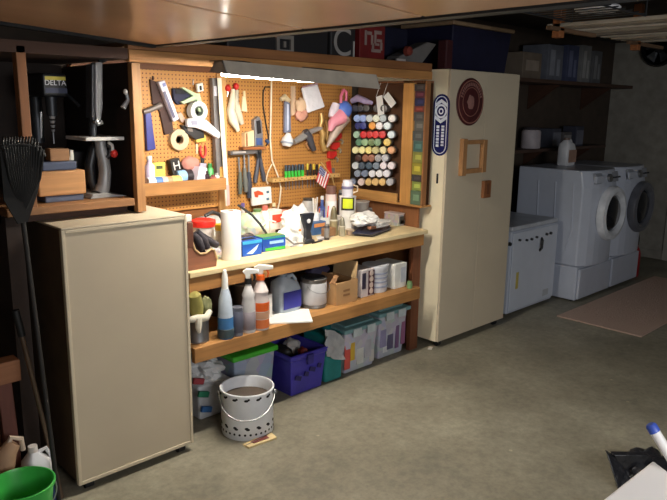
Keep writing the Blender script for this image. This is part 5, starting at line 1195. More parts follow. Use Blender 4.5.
# cups of pens
def cup(label, px, Y, r, h, m, pens, nm='pen_cup'):
    c_ = Vector((aY(px, 220, Y).x, Y, BT)); t = thing(nm, label, 'cup', c_)
    MB().lathe([(0, 0), (r*0.9, 0), (r, h), (r-0.003, h), (r*0.9-0.003, 0.004), (0, 0.004)], c_, 24).build('cup', m, t, smooth=True)
    for k, (dx, top, cc, l_) in enumerate(pens):
        o = MB().cyl(c_+Vector((dx*0.5, 0.012*(k % 3-1), 0.006)), c_+Vector((dx*1.3, 0.02*(k % 3-1), top)), 0.0055, 0.0045, 8).build('pen', M(cc, 0.4), smooth=True)
        tag(o, l_, 'pen')
cup('pale blue pen cup behind the black tape dispenser', 315, 3.5, 0.045, 0.13, M((196, 206, 226), 0.4), ((-0.03, 0.24, (240, 236, 230), 'tall white stick leaning left in the pale blue pen cup'), (0.0, 0.23, (236, 226, 210), 'cream stick in the middle of the pale blue pen cup'), (0.03, 0.235, (228, 222, 216), 'off-white stick leaning right in the pale blue pen cup'), (0.02, 0.16, (214, 120, 60), 'short orange pen in the pale blue pen cup')))
cup('low white mug of pens right of the pale blue pen cup', 325, 3.45, 0.04, 0.10, WHITE, ((-0.02, 0.16, (90, 100, 190), 'blue pen in the low white mug'), (0.025, 0.175, (230, 60, 60), 'red pen leaning in the low white mug'), (0.0, 0.15, (70, 70, 80), 'dark pen in the low white mug')))
t = thing('orange_blue_box', 'small blue and orange box in front of the pen cups', 'box', (3.1, 3.33, BT))
xa, xb = aY(313, 225, 3.36).x, aY(326, 225, 3.36).x
MB().box(xa, xb, 3.36, 3.42, BT, BT+0.09).build('carton', M((70, 104, 150), 0.45), t, 0.003)
MB().box(xa+0.01, xb-0.01, 3.357, 3.3595, BT+0.055, BT+0.08).build('orange_panel', M((226, 150, 90), 0.45), t)
o = MB().rbox(((xa+xb)/2+0.01, 3.28, BT+0.031), (0.09, 0.06, 0.06), (0, 0, 0.15)).build('brown_block', M((150, 112, 80), 0.6, 0, 'woodx'), bevel=0.004); tag(o, 'brown wooden block before the blue and orange box', 'block')
t = thing('tape_dispenser', 'black upright tape dispenser gun in the middle front of the bench', 'dispenser', (2.93, 3.2, BT))
Yt = 3.19; DK = M((34, 36, 44), 0.4)
P = [aY(x, y, Yt) for x, y in ((302, 214), (315, 213), (313.5, 221), (311, 231), (313, 240), (306, 242), (306.5, 230), (304, 222))]
MB().poly(P, (0, 0.03, 0)).build('body', DK, t, 0.006)
q = aY(308.5, 221, Yt-0.002); MB().lathe([(0, 0), (0.014, 0), (0.014, 0.006), (0, 0.006)], q, 18, (0, -1, 0)).build('hub', M((206, 206, 210), 0.4), t, smooth=True)
q = aY(309, 243, Yt)
MB().blob((q.x-0.01, Yt+0.0, BT+0.012), (0.055, 0.03, 0.016), 0.1, 3, 3, flat=BT).build('base', DK, t, smooth=True)
MB().tube([(q.x-0.05, Yt-0.01, BT+0.012), (q.x-0.07, Yt-0.02, BT+0.03), (q.x-0.05, Yt-0.02, BT+0.04)], 0.009, 8).build('lever', DK, t, smooth=True)
for k, (px, py_, l_, cc, ln) in enumerate(((318, 243, 'black marker lying on the front of the bench', (34, 34, 38), 0.1), (325, 240, 'grey metal rod lying on the bench right of the black marker', (150, 150, 160), 0.12), (298, 246, 'silver screw-like rod lying near the front edge of the bench', (180, 180, 186), 0.12))):
    q = bt(px, py_); o = MB().cyl((q.x-ln/2, max(q.y, 3.04), BT+0.006), (q.x+ln/2, max(q.y, 3.04)+0.015, BT+0.006), 0.006, 0.005, 10).build('marker' if k == 0 else 'metal_rod', M(cc, 0.4), smooth=True); tag(o, l_, 'marker' if k == 0 else 'rod')
for k, (pp, l_) in enumerate(((((288, 246), (308, 242.5), (304, 239), (286, 242)), 'sheet of white paper lying flat by the black tape dispenser'), (((318, 240), (334, 236.5), (331, 233.5), (316, 237)), 'white paper slip lying flat before the olive bottles'))):
    o = MB().poly([Vector((bt(*p).x, bt(*p).y, BT)) for p in pp], (0, 0, 0.0015)).build('paper_sheet', WHITE); tag(o, l_, 'paper')
# two olive bullet-shaped bottles
for k, (px, top, bot, r, l_, cc) in enumerate(((333.5, 206, 236.5, 0.0285, 'taller olive bullet-shaped bottle on the bench front', (150, 138, 104)), (342, 217, 237.5, 0.022, 'shorter grey bullet-shaped bottle right of the taller olive one', (160, 154, 134)))):
    c_ = bt(px, bot-1.5); c_ = Vector((c_.x, c_.y, BT)); h_ = aY(px, top, c_.y).z-BT
    t = thing('bullet_bottle', l_, 'bottle', c_, 'bullet-shaped bottles')
    MB().lathe([(0, 0), (r, 0), (r*1.02, 0.004), (r, h_*0.5), (0, h_*0.5)], c_, 22).build('body', M(cc, 0.35, 0.2), t, smooth=True)
    MB().lathe([(0, h_*0.501), (r*0.92, h_*0.501), (r*0.8, h_*0.75), (r*0.55, h_*0.92), (r*0.2, h_), (0, h_)], c_, 22).build('cap', M(tuple(int(v*0.78) for v in cc), 0.35, 0.2), t, smooth=True)
    MB().lathe([(r*0.95, h_*0.49), (r*1.06, h_*0.495), (r*1.06, h_*0.54), (r*0.95, h_*0.545)], c_, 22).build('pale_ring', M((206, 200, 184), 0.4), t, smooth=True)
# big labelled can with a mug on it
c_ = Vector((aY(347.5, 212, 3.42).x, 3.42, BT)); zt = aY(347.5, 196, 3.42).z
t = thing('yellow_label_can', 'large white can with yellow and black label behind the tray', 'can', c_)
MB().lathe([(0, 0), (0.058, 0), (0.06, 0.008), (0.06, zt-BT-0.006), (0.064, zt-BT-0.004), (0.064, zt-BT), (0, zt-BT)], c_, 28).build('can_body', M((236, 234, 230), 0.35), t, smooth=True)
d = Vector((-0.7, -0.714, 0)); s_ = Vector((0.714, -0.7, 0))
def curved(mb, c, r, a0, a1, z0, z1, n=10):
    f = lambda a, rr, z: c + Vector((rr*math.cos(a), rr*math.sin(a), z))
    vs = []; 
    for k in range(n+1):
        a = a0+(a1-a0)*k/n
        vs += [f(a, r, z0), f(a, r, z1), f(a, r+0.0015, z1), f(a, r+0.0015, z0)]
    fs = []
    for k in range(n):
        b0, b1 = 4*k, 4*k+4
        fs += [(b0+2, b1+2, b1+3, b0+3), (b0+1, b1+1, b1+2, b0+2), (b0, b0+3, b1+3, b1)]
    fs += [(0, 1, 2, 3), (4*n+3, 4*n+2, 4*n+1, 4*n)]
    mb.raw(vs, fs); return mb
a_ = math.atan2(-0.714, -0.7)
zc = aY(347.5, 203, 3.38).z-BT
curved(MB(), c_, 0.0605, a_-0.85, a_+0.85, zc-0.055, zc+0.042).build('dark_label', M((44, 44, 40), 0.4), t, smooth=True)
curved(MB(), c_, 0.0622, a_-0.6, a_+0.6, zc-0.04, zc+0.03).build('yellow_label', M((214, 226, 50), 0.4), t, smooth=True)
t = thing('white_mug', 'white and lilac mug stacked on top of the yellow-label can', 'mug', c_+Vector((0, 0, zt-BT+0.001)))
cm = c_+Vector((-0.004, 0, zt-BT+0.001)); hm = aY(347.5, 180, 3.42).z - cm.z
MB().lathe([(0, 0), (0.036, 0), (0.04, 0.006), (0.042, hm*0.78), (0.036, hm*0.8), (0.036, hm), (0, hm)], cm, 24).build('body', M((226, 224, 234), 0.35), t, smooth=True)
MB().lathe([(0.0425, hm*0.45), (0.0435, hm*0.46), (0.0435, hm*0.62), (0.0425, hm*0.63)], cm, 24).build('lilac_band', M((130, 126, 160), 0.4), t, smooth=True)
MB().tube([cm+Vector((0.03, -0.03, hm*0.7)), cm+Vector((0.056, -0.045, hm*0.6)), cm+Vector((0.056, -0.045, hm*0.3)), cm+Vector((0.032, -0.028, hm*0.2))], 0.006, 8).build('handle', M((206, 186, 160), 0.35), t, smooth=True)
t = thing('pale_pink_jar', 'pale pinkish jar with dark lid left of the yellow-label can', 'jar', (3.2, 3.6, BT))
c_ = Vector((aY(331, 205, 3.55).x, 3.55, BT)); z1_, z2_ = aY(331, 194, 3.55).z, aY(331, 186, 3.55).z
MB().lathe([(0, 0), (0.04, 0), (0.042, 0.01), (0.042, z1_-BT), (0, z1_-BT)], c_, 24).build('jar', M((236, 210, 204), 0.3), t, smooth=True)
MB().lathe([(0, 0.0005), (0.037, 0.0005), (0.037, z2_-z1_), (0, z2_-z1_)], c_+Vector((0, 0, z1_-BT)), 24).build('lid', M((120, 84, 74), 0.4), t, smooth=True)
MB().lathe([(0.0425, 0.04), (0.0435, 0.041), (0.0435, z1_-BT-0.05), (0.0425, z1_-BT-0.049)], c_, 24).build('label_band', M((240, 232, 230), 0.45), t, smooth=True)
# tray with plastic bag
P = [bt(x, y) for x, y in ((351, 236.5), (372, 238), (391, 231), (388, 225), (366, 226))]
P = [Vector((p.x, p.y, BT)) for p in P]
t = thing('paint_tray', 'dark blue rimmed tray lying at the right front of the bench', 'tray', sum(P, Vector())/5)
cn_ = sum(P, Vector())/5
rr = lambda k_, z: [cn_+(p-cn_)*k_+Vector((0, 0, z)) for p in P]
MB().loft([rr(0.85, 0), rr(1.0, 0.022), rr(0.96, 0.023), rr(0.82, 0.004)]).build('tray', M((60, 62, 84), 0.4), t, 0.003)
o = MB().blob(cn_+Vector((-0.045, 0.05, 0.085)), (0.12, 0.08, 0.05), 0.35, 4, 41).build('white_plastic_bag', WB, smooth=True); tag(o, 'white crumpled plastic bag lying on the back of the dark blue tray', 'bag')
o = MB().blob(cn_+Vector((0.065, -0.0, 0.052)), (0.1, 0.055, 0.03), 0.3, 4, 42).build('clear_wrap', M((206, 202, 196), 0.3, 0, 'crumple'), smooth=True); tag(o, 'clear crumpled wrap filling the right side of the dark blue tray', 'wrap')
o = MB().rbox(cn_+Vector((-0.06, -0.035, 0.035)), (0.09, 0.03, 0.02), (0, 0.1, 0.3)).build('brown_strip', M((150, 100, 70), 0.6), bevel=0.004); tag(o, 'brown strip lying in the left of the dark blue tray', 'strip')
c_ = bt(349.5, 235); c_ = Vector((c_.x, c_.y, BT))
t = thing('small_pot', 'tiny brownish pot left of the dark blue tray', 'pot', c_)
MB().lathe([(0, 0), (0.02, 0), (0.025, 0.04), (0.022, 0.04), (0.018, 0.006), (0, 0.006)], c_, 20).build('pot', M((150, 128, 110), 0.5), t, smooth=True)
MB().lathe([(0.0255, 0.034), (0.028, 0.036), (0.0255, 0.041)], c_, 20).build('rim', M((190, 170, 150), 0.5), t, smooth=True)
t = thing('grey_case', 'grey flat case with pale lid at the back right of the bench', 'case', (3.6, 3.6, BT))
xa, xb, zt = aY(366, 215, 3.55).x, min(aY(390, 215, 3.55).x, 3.86), aY(380, 207, 3.55).z
MB().box(xa, xb, 3.55, 3.75, BT, zt-0.02).build('case_body', M((150, 150, 146), 0.45), t, 0.006)
MB().box(xa-0.004, xb+0.004, 3.546, 3.754, zt-0.0195, zt+0.005).build('lid', M((176, 176, 172), 0.45), t, 0.006)
MB().box((xa+xb)/2-0.03, (xa+xb)/2+0.03, 3.54, 3.5455, zt-0.035, zt-0.005).build('latch', M((110, 110, 108), 0.45), t)
c_ = Vector((aY(361, 208, 3.55).x, 3.55, BT)); zt = aY(361, 201, 3.55).z
t = thing('metal_bowl', 'small grey bowl at the back left of the grey case', 'bowl', c_)
h_ = zt-BT
MB().lathe([(0, 0), (0.035, 0), (0.06, h_*0.7), (0.064, h_), (0.06, h_), (0.032, 0.006), (0, 0.006)], c_, 28).build('bowl', M((176, 172, 168), 0.35, 0.3), t, smooth=True)
MB().lathe([(0.0645, h_-0.006), (0.067, h_-0.003), (0.0645, h_+0.001)], c_, 28).build('rim', M((206, 204, 200), 0.35), t, smooth=True)
t = thing('parts_organizer', 'clear plastic box of small hardware at the right end of the bench', 'box', (3.8, 3.3, BT))
xa, xb = aY(394, 222, 3.26).x, 3.865
zt = BT+0.085
MB().box(xa, xb, 3.22, 3.36, BT, zt).build('box', M((176, 166, 156), 0.25, 0, 'mottle', 0.15, 45), t, 0.005)
MB().box(xa-0.003, xb+0.003, 3.217, 3.363, zt+0.0005, zt+0.012).build('lid', M((206, 190, 186), 0.3), t, 0.004)
MB().box(xb-0.055, xb-0.01, 3.213, 3.2195, BT+0.02, zt-0.01).build('dark_end', M((70, 70, 64), 0.4), t)
MB().box(xa+0.02, xa+0.07, 3.213, 3.2195, BT+0.015, BT+0.045).build('dark_slot', M((90, 84, 78), 0.4), t)


# crowded small things along the back of the bench
def bottle(n_, label, px, ybot_Y, top, r, cc, cap, cat='bottle', fat=False):
    Y = ybot_Y; x_ = aY(px, 215, Y).x; h_ = aY(px, top, Y).z - BT
    c_ = Vector((x_, Y, BT)); t = thing(n_, label, cat, c_)
    k_ = 0.86 if fat else 0.6
    MB().lathe([(0, 0), (r, 0), (r*1.02, 0.006), (r, h_*k_), (r*(0.8 if fat else 0.42), h_*(k_+0.06)), (r*(0.8 if fat else 0.38), h_*0.88), (0, h_*0.88)], c_, 20).build('body', M(cc, 0.35), t, smooth=True)
    MB().lathe([(0, h_*0.881), (r*(0.84 if fat else 0.45), h_*0.881), (r*(0.82 if fat else 0.4), h_), (0, h_)], c_, 16).build('cap', M(cap, 0.4), t, smooth=True)
    MB().lathe([(r*1.021, h_*0.15), (r*1.03, h_*0.16), (r*1.03, h_*k_*0.85), (r*1.021, h_*k_*0.87)], c_, 20).build('label_band', M(tuple(int(0.5*v+100) for v in cc), 0.45), t, smooth=True)
bottle('white_bottle', 'slim white bottle at the back between the grey level and the paper towel roll', 243, 3.7, 203, 0.03, (232, 228, 224), (110, 90, 160))
bottle('green_jar', 'squat green-lidded jar at the back right of the leafy bag', 258, 3.62, 209, 0.04, (206, 214, 190), (110, 150, 84), 'jar', True)
bottle('brown_bottle', 'brown bottle with cream cap behind the red and white carton', 274, 3.68, 203, 0.032, (126, 86, 56), (226, 210, 170))
bottle('cream_jar', 'cream jar with pinkish lid just left of the white bag heap', 284, 3.52, 210, 0.036, (232, 222, 204), (226, 150, 130), 'jar', True)
bottle('blue_bottle', 'blue bottle with white cap behind the low white mug', 322, 3.62, 196, 0.03, (84, 104, 170), (236, 234, 230))
bottle('silver_tin', 'silver tin with dark lid at the back behind the pen cups', 308, 3.7, 198, 0.045, (186, 184, 180), (70, 66, 64), 'tin', True)
bottle('amber_jar', 'amber jar with black lid at the back right of the yellow-label can', 353, 3.72, 202, 0.04, (150, 96, 50), (40, 36, 36), 'jar', True)
bottle('dark_spray_can', 'dark can with grey cap standing behind the yellow-label can', 342, 3.74, 190, 0.035, (64, 64, 72), (150, 150, 150), 'can', True)
bottle('glue_bottle', 'small white glue bottle with orange tip before the large white bag', 300, 3.16, 229, 0.02, (238, 236, 232), (226, 120, 50))
bottle('ink_bottle', 'tiny dark bottle standing left of the taller olive bottle', 327, 3.2, 224, 0.018, (50, 44, 46), (120, 116, 110), 'bottle', True)
bottle('pill_bottle', 'short white bottle with white cap left of the orange and blue box', 316, 3.42, 212, 0.024, (226, 224, 230), (240, 238, 236), 'bottle', True)
for k, (px, py_, Y, s_, rz, cc, n_, l_) in enumerate((
   (291, 213, 3.45, (0.1, 0.012, 0.09), 0.4, (240, 238, 236), 'folded_paper', 'folded white paper standing tilted behind the large white bag'),
   (303, 206, 3.52, (0.07, 0.06, 0.05), 0.7, (70, 66, 64), 'black_box', 'small black box perched behind the tape dispenser'),
   (277, 238, 3.2, (0.05, 0.04, 0.03), 0.3, (60, 50, 50), 'dark_tin', 'flat dark tin on the bench before the small white bag'),
   (336, 214, 3.4, (0.07, 0.05, 0.11), 0.1, (226, 216, 206), 'cream_carton', 'cream carton standing behind the taller olive bottle'),
   (356, 222, 3.36, (0.09, 0.06, 0.045), -0.2, (150, 146, 150), 'grey_box', 'low grey box between the yellow-label can and the tray bag'),
   (228, 222, 3.55, (0.12, 0.05, 0.12), 0.2, (150, 132, 110), 'brown_carton', 'brown carton at the back behind the paper towel roll'))):
    q = aY(px, py_, Y)
    t = thing(n_, l_, 'paper' if 'paper' in n_ else 'box', (q.x, Y, BT))
    MB().rbox((q.x, Y, BT+s_[2]/2+0.0), s_, (0, 0, rz)).build('carton' if 'paper' not in n_ else 'sheet', M(cc, 0.5), t, 0.004)
    MB().rbox((q.x+math.sin(rz)*(s_[1]/2+0.001), Y-math.cos(rz)*(s_[1]/2+0.001), BT+s_[2]*0.55), (s_[0]*0.6, 0.002, s_[2]*0.35), (0, 0, rz)).build('printed_mark', M(tuple(int(v*0.6+30) for v in cc), 0.5), t)
for k, (pp, l_, cc) in enumerate((
   (((262, 226, 3.4), (268, 220, 3.4), (276, 222, 3.38)), 'white cable curl lying over the red and white carton', (236, 232, 226)),
   (((281, 218, 3.32), (290, 212, 3.3), (300, 216, 3.28), (305, 224, 3.26)), 'white cable draped across the large white bag', (240, 238, 234)),
   (((286, 238, 3.18), (294, 244, 3.1), (304, 243, 3.1)), 'thin grey cable lying before the large white bag', (120, 116, 112)))):
    o = MB().tube([aY(*p) for p in pp], 0.006, 8).build('cable', M(cc, 0.5), smooth=True); tag(o, l_, 'cable')

# ------------------------------------------------------------------ machines in the left bay
B0 = BSZ + 0.001
Yd = 3.28
t = thing('drill_press', 'dark bench drill press with yellow-striped head in the left bay', 'drill press', (aY(55, 150, Yd).x, Yd+0.1, B0))
DKM = M((28, 29, 33), 0.4)
xa, xb = aY(43, 90, Yd).x, aY(68, 90, Yd).x
zh1, zh0 = aY(55, 73, Yd).z, aY(55, 97, Yd).z
hd_ = MB().box(xa, xb, Yd, Yd+0.3, zh0, zh1).build('head', DKM, t, 0.015, seg=3)
MB().box(xa+0.012, xb-0.01, Yd-0.003, Yd-0.0005, aY(55, 80, Yd).z, aY(55, 76.5, Yd).z).build('yellow_stripe', M((206, 190, 70), 0.4), hd_)
text('DELTA', 0.034, ((xa+xb)/2, Yd-0.002, aY(55, 83, Yd).z), (1, 0, 0), (0, 0, 1), M((226, 226, 232), 0.4), 'lettering', hd_)
MB().box(xa+0.01, xb-0.005, Yd-0.003, Yd-0.0005, aY(55, 93, Yd).z, aY(55, 88, Yd).z).build('blue_plate', M((50, 56, 84), 0.4), t)
xs_ = aY(52.5, 110, Yd+0.05).x
MB().cyl((xs_, Yd+0.06, zh0), (xs_, Yd+0.06, aY(52, 116, Yd).z), 0.028, 0.024, 16).build('quill', DSTEEL, t, smooth=True)
za, zb_ = aY(52, 116, Yd).z, aY(52, 134, Yd).z
mb = MB()
for k in range(4): mb.cyl((xs_, Yd+0.06, za-(za-zb_)*k/4-0.002), (xs_, Yd+0.06, za-(za-zb_)*(k+0.7)/4), 0.016-0.002*k, 0.012-0.002*k, 12)
mb.build('chuck', M((206, 206, 210), 0.25, 0.6), t, smooth=True)
MB().cyl((xs_, Yd+0.06, zb_+0.004), (xs_, Yd+0.06, zb_-0.05), 0.004, n=8).build('drill_bit', STEEL, t)
MB().cyl(((xa+xb)/2, Yd+0.26, B0+0.25), ((xa+xb)/2, Yd+0.26, zh0+0.02), 0.03, n=18).build('column', DSTEEL, t, smooth=True)
MB().cyl((aY(41, 115, Yd).x, Yd, aY(41, 112, Yd).z), (aY(41, 135, Yd).x, Yd, aY(41, 138, Yd).z), 0.006, n=8).build('feed_rod', STEEL, t, smooth=True)
MB().tube([(xb, Yd+0.1, zh0+0.04), (xb+0.03, Yd+0.05, zh0+0.0), (xb+0.05, Yd+0.0, zh0-0.04)], 0.008, 8).build('feed_handle', DSTEEL, t, smooth=True)
MB().box((xa+xb)/2-0.1, (xa+xb)/2+0.14, Yd+0.02, Yd+0.28, aY(55, 152, Yd).z-0.1, aY(55, 152, Yd).z-0.0).build('table', DKM, t, 0.008)
# machine case under it
Ym = 3.10
t = thing('machine_case', 'tan wooden machine case with blue-grey top and base on the bay shelf', 'case', (aY(62, 200, Ym).x, Ym+0.1, B0))
xa, xb = aY(38.5, 183, Ym).x, aY(86, 183, Ym).x
z1, z2, z3, z4 = aY(62, 195.5, Ym).z, aY(62, 171, Ym).z, aY(62, 162, Ym).z, B0
MB().box(xa+0.03, xb-0.01, Ym+0.01, Ym+0.25, B0, max(z1, B0+0.012)).build('base', M((84, 92, 112), 0.45), t, 0.004)
MB().box(xa, xb, Ym, Ym+0.27, max(z1, B0+0.012)+0.0005, z2).build('drawer_front', M((196, 144, 92), 0.6, 0, 'woodx'), t, 0.006)
MB().box(xa+0.03, xb-0.03, Ym+0.02, Ym+0.27, z2+0.0005, z3).build('top', M((70, 80, 104), 0.45), t, 0.006)
o = MB().rbox((aY(55, 157, 3.2).x, 3.17, z3+0.03), (0.09, 0.06, 0.058)).build('brown_block', M((150, 108, 70), 0.6, 0, 'woodx'), bevel=0.004); tag(o, 'brown wood block resting on the blue-grey top of the machine case', 'block')
t = thing('white_clip', 'small white clip on the machine case beside the brown block', 'clip', (aY(67, 158, 3.2).x, 3.17, z3+0.001))
q = aY(67, 158, 3.17)
mb = MB(); mb.box(q.x-0.025, q.x-0.008, 3.15, 3.19, z3+0.001, z3+0.05); mb.box(q.x+0.008, q.x+0.025, 3.15, 3.19, z3+0.001, z3+0.05); mb.box(q.x-0.008, q.x+0.008, 3.15, 3.19, z3+0.001, z3+0.02)
mb.build('clip_body', M((206, 204, 196), 0.5), t, 0.003)
# band saw
Yb = 3.12
t = thing('band_saw', 'small grey band saw with pale table and red knob in the left bay', 'band saw', (aY(105, 196, Yb).x, Yb, B0))
GM = M((140, 140, 142), 0.4, 0.2)
za = aY(110, 138.5, Yb).z
MB().box(aY(83, 138, Yb).x, 1.572, Yb-0.03, Yb+0.2, za-0.008, za+0.009).build('table', M((206, 204, 202), 0.35), t, 0.003)
P = [aY(x, y, Yb) for x, y in ((91, 199), (93, 194.5), (104, 192.5), (116, 194.5), (127, 195.5), (125, 199))]
for v in P: v.z = max(v.z, B0)
P[0].z = B0; P[-1].z = B0
MB().poly(P, (0, 0.18, 0)).build('base', M((170, 170, 168), 0.45), t, 0.004)
MB().tube([aY(x, y, Yb+0.04) for x, y in ((101, 193), (104, 184), (105, 172), (103.5, 160), (101, 150), (100, 141))], [0.04, 0.032, 0.03, 0.03, 0.028, 0.026], 14).build('column', GM, t, smooth=True)
MB().tube([aY(x, y, Yb+0.08) for x, y in ((96, 192), (91, 180), (90, 165), (93, 150), (98, 142))], [0.02, 0.024, 0.024, 0.024, 0.02], 12).build('rear_frame', DKM, t, smooth=True)
P = [aY(x, y, Yb+0.02) for x, y in ((95.5, 62), (103, 62), (103, 108), (101, 122), (97, 122), (95.5, 108))]
MB().poly(P, (0, 0.06, 0)).build('blade_guard', GM, t, 0.006)
P = [aY(x, y, Yb+0.03) for x, y in ((92, 64), (95.3, 64), (95.3, 118), (92, 118))]
MB().poly(P, (0, 0.07, 0)).build('rear_arm', M((76, 76, 80), 0.4, 0.2), t, 0.004)
MB().tube([aY(x, y, Yb+0.06) for x, y in ((93, 118), (92.5, 128), (93, 140))], 0.02, 10).build('arm_post', DSTEEL, t, smooth=True)
MB().tube([aY(x, y, Yb+0.04) for x, y in ((99, 62), (105, 60), (110, 55), (113, 50))], [0.012, 0.01, 0.01, 0.008], 8).build('top_lever', DSTEEL, t, smooth=True)
MB().tube([aY(x, y, Yb+0.0) for x, y in ((95, 120), (98, 124), (102, 122)) ], 0.012, 8).build('guide', STEEL, t, smooth=True)
P = [aY(x, y, Yb+0.01) for x, y in ((94.5, 122), (95.3, 122), (95.3, 138), (94.5, 138))]
MB().poly(P, (0, 0.003, 0)).build('blade', STEEL, t)
MB().tube([aY(x, y, Yb) for x, y in ((108, 142), (112, 145), (113, 151))], 0.008, 8).build('crank', M((206, 204, 200), 0.35, 0.4), t, smooth=True)
MB().blob(aY(114, 153.5, Yb), (0.018, 0.018, 0.02), 0.05, 3).build('red_knob', RED, t, smooth=True)
MB().tube([aY(x, y, Yb+0.02) for x, y in ((107, 144), (111, 148), (109, 155), (106, 158))], 0.014, 10).build('trunnion', DKM, t, smooth=True)
t = thing('hanging_lever', 'small grey lever fixed on the tall post beside the band saw', 'lever', (1.575, 3.05, 1.8))
MB().tube([(1.578, 3.06, aY(132, 93, 3.06).z), aY(128, 100, 3.06), aY(123, 108, 3.06)], [0.008, 0.01, 0.014], 8).build('arm', M((150, 150, 152), 0.4, 0.4), t, smooth=True)
MB().blob((1.569, 3.05, aY(132, 92, 3.05).z), (0.01, 0.012, 0.014), 0, 2).build('pivot', M((220, 218, 214), 0.35), t, smooth=True)

# ------------------------------------------------------------------ left foreground
t = thing('leaf_rake', 'black fan-shaped leaf rake standing head-up at the left edge', 'rake', (0.93, 2.85, 0))
Yr = 2.86
def rk3(x, y, dy=0): return aY(x, y, Yr+dy)
apx = rk3(22, 215)
mb = MB()
for k in range(15):
    u = k/14; x = 3+u*40; ytop = 137 + 14*max(0, u-0.7)**1.5*6
    mb.tube([apx+Vector((0, -0.01*u, 0.0)), rk3(10+u*30, 178, -0.03), rk3(x, ytop+4, -0.05), rk3(x+0.5, ytop, -0.03)], [0.008, 0.006, 0.005, 0.004], 6)
mb.build('tines', BLACK, t, smooth=True)
MB().poly([rk3(x, y, -0.02) for x, y in ((0, 150), (18, 147), (40, 150), (44, 160), (38, 192), (28, 222), (18, 224), (4, 200))], (0, 0.012, 0)).build('web', M((10, 10, 10), 0.8), t)
MB().tube([rk3(1, 147, -0.045), rk3(20, 144, -0.05), rk3(40, 147, -0.045), rk3(45, 156, -0.04)], 0.006, 8).build('crossband', BLACK, t, smooth=True)
e = Vector((0.99, 2.70, 0.0))
MB().tube([apx+Vector((0, 0, 0.03)), apx.lerp(e, 0.5), e], 0.010, 10).build('handle', M((24, 19, 16), 0.7), t, smooth=True)
t = thing('metal_pole', 'thin metal pole leaning on the dark side of the tan cabinet', 'pole', (1.07, 2.9, 0))
pa, pb_ = aY(22, 336, 2.93), aZ(64, 497, 0)
MB().cyl(pb_ + Vector((-0.01, 0.0, 0.002)), pa, 0.011, n=12).build('shaft', M((110, 92, 78), 0.35, 0.6), t, smooth=True)
MB().cyl(pa, pa+(pa-pb_).normalized()*0.12, 0.016, n=12).build('grip', BLACK, t, smooth=True)
t = thing('sawhorse', 'reddish wooden sawhorse end at the left edge of the frame', 'sawhorse', (0.6, 3.0, 0))
SH = M((150, 98, 64), 0.6, 0, 'woodx')
zr1, zr0 = aY(8, 362, 2.96).z, aY(8, 384, 2.96).z
xr = aY(21, 372, 2.96).x
MB().box(0.2, xr, 2.96, 3.04, zr0, zr1).build('top_rail', SH, t, 0.004)
for x in (xr-0.07, 0.28):
    for s_ in (-1, 1):
        MB().loft([[Vector((x+dx, 3.0+s_*0.02+dy, zr0+0.0)) for dx, dy in ((-0.03, -0.015), (0.03, -0.015), (0.03, 0.015), (-0.03, 0.015))], [Vector((x+dx, 3.0+s_*0.08+dy, 0)) for dx, dy in ((-0.03, -0.015), (0.03, -0.015), (0.03, 0.015), (-0.03, 0.015))]]).build('leg', M((104, 56, 42), 0.65, 0, 'woodz'), t, 0.003)
MB().box(0.31, xr-0.1, 2.985, 3.015, zr0*0.5, zr0*0.5+0.06).build('brace', SH, t, 0.003)
t = thing('green_bucket', 'bright green plastic bucket in the bottom left corner', 'bucket', (0.805, 2.60, 0))
cb = Vector((0.812, 2.62, 0)); GB = M((64, 178, 76), 0.35)
MB().lathe([(0, 0), (0.09, 0), (0.122, 0.285), (0.13, 0.288), (0.131, 0.3), (0.124, 0.302), (0.119, 0.29), (0.088, 0.006), (0, 0.006)], cb, 44).build('bucket', GB, t, smooth=True)
MB().tube([cb+Vector((0.131*math.cos(a), 0.131*math.sin(a), 0.27-0.05*abs(math.sin(a)))) for a in [math.radians(-150+k*10) for k in range(19)]], 0.003, 6).build('wire_handle', STEEL, t, smooth=True)
o = MB().blob(cb+Vector((0, 0, 0.12)), (0.075, 0.075, 0.06), 0.3, 3, 50).build('green_cloth', M((60, 140, 70), 0.7), smooth=True); tag(o, 'green cloth lying inside the bright green bucket', 'cloth')
o = MB().blob(cb+Vector((-0.05, -0.06, 0.2)), (0.03, 0.03, 0.05), 0.1, 3, 51).build('blue_sponge', M((50, 110, 190), 0.7), smooth=True); tag(o, 'blue sponge at the front inside the green bucket', 'sponge')
jug('white_jug', 'white jug standing behind the green bucket at the lower left', (0.955, 2.83, 0), 0.13, 0.12, 0.33, M((220, 220, 224), 0.4), M((214, 206, 200), 0.4), M((60, 74, 160), 0.4))
t = thing('tan_boot', 'tan worn boot-like object resting behind the green bucket', 'boot', (0.84, 2.84, 0))
MB().tube([(0.80, 2.86, 0.0), (0.805, 2.86, 0.12), (0.82, 2.86, 0.24), (0.84, 2.85, 0.33), (0.87, 2.85, 0.365)], [0.055, 0.05, 0.045, 0.04, 0.03], 14).build('shaft', M((176, 140, 110), 0.7), t, smooth=True)
MB().tube([(0.835, 2.85, 0.34), (0.86, 2.845, 0.395), (0.9, 2.845, 0.375), (0.905, 2.85, 0.32)], 0.012, 8).build('strap', M((196, 176, 156), 0.6), t, smooth=True)

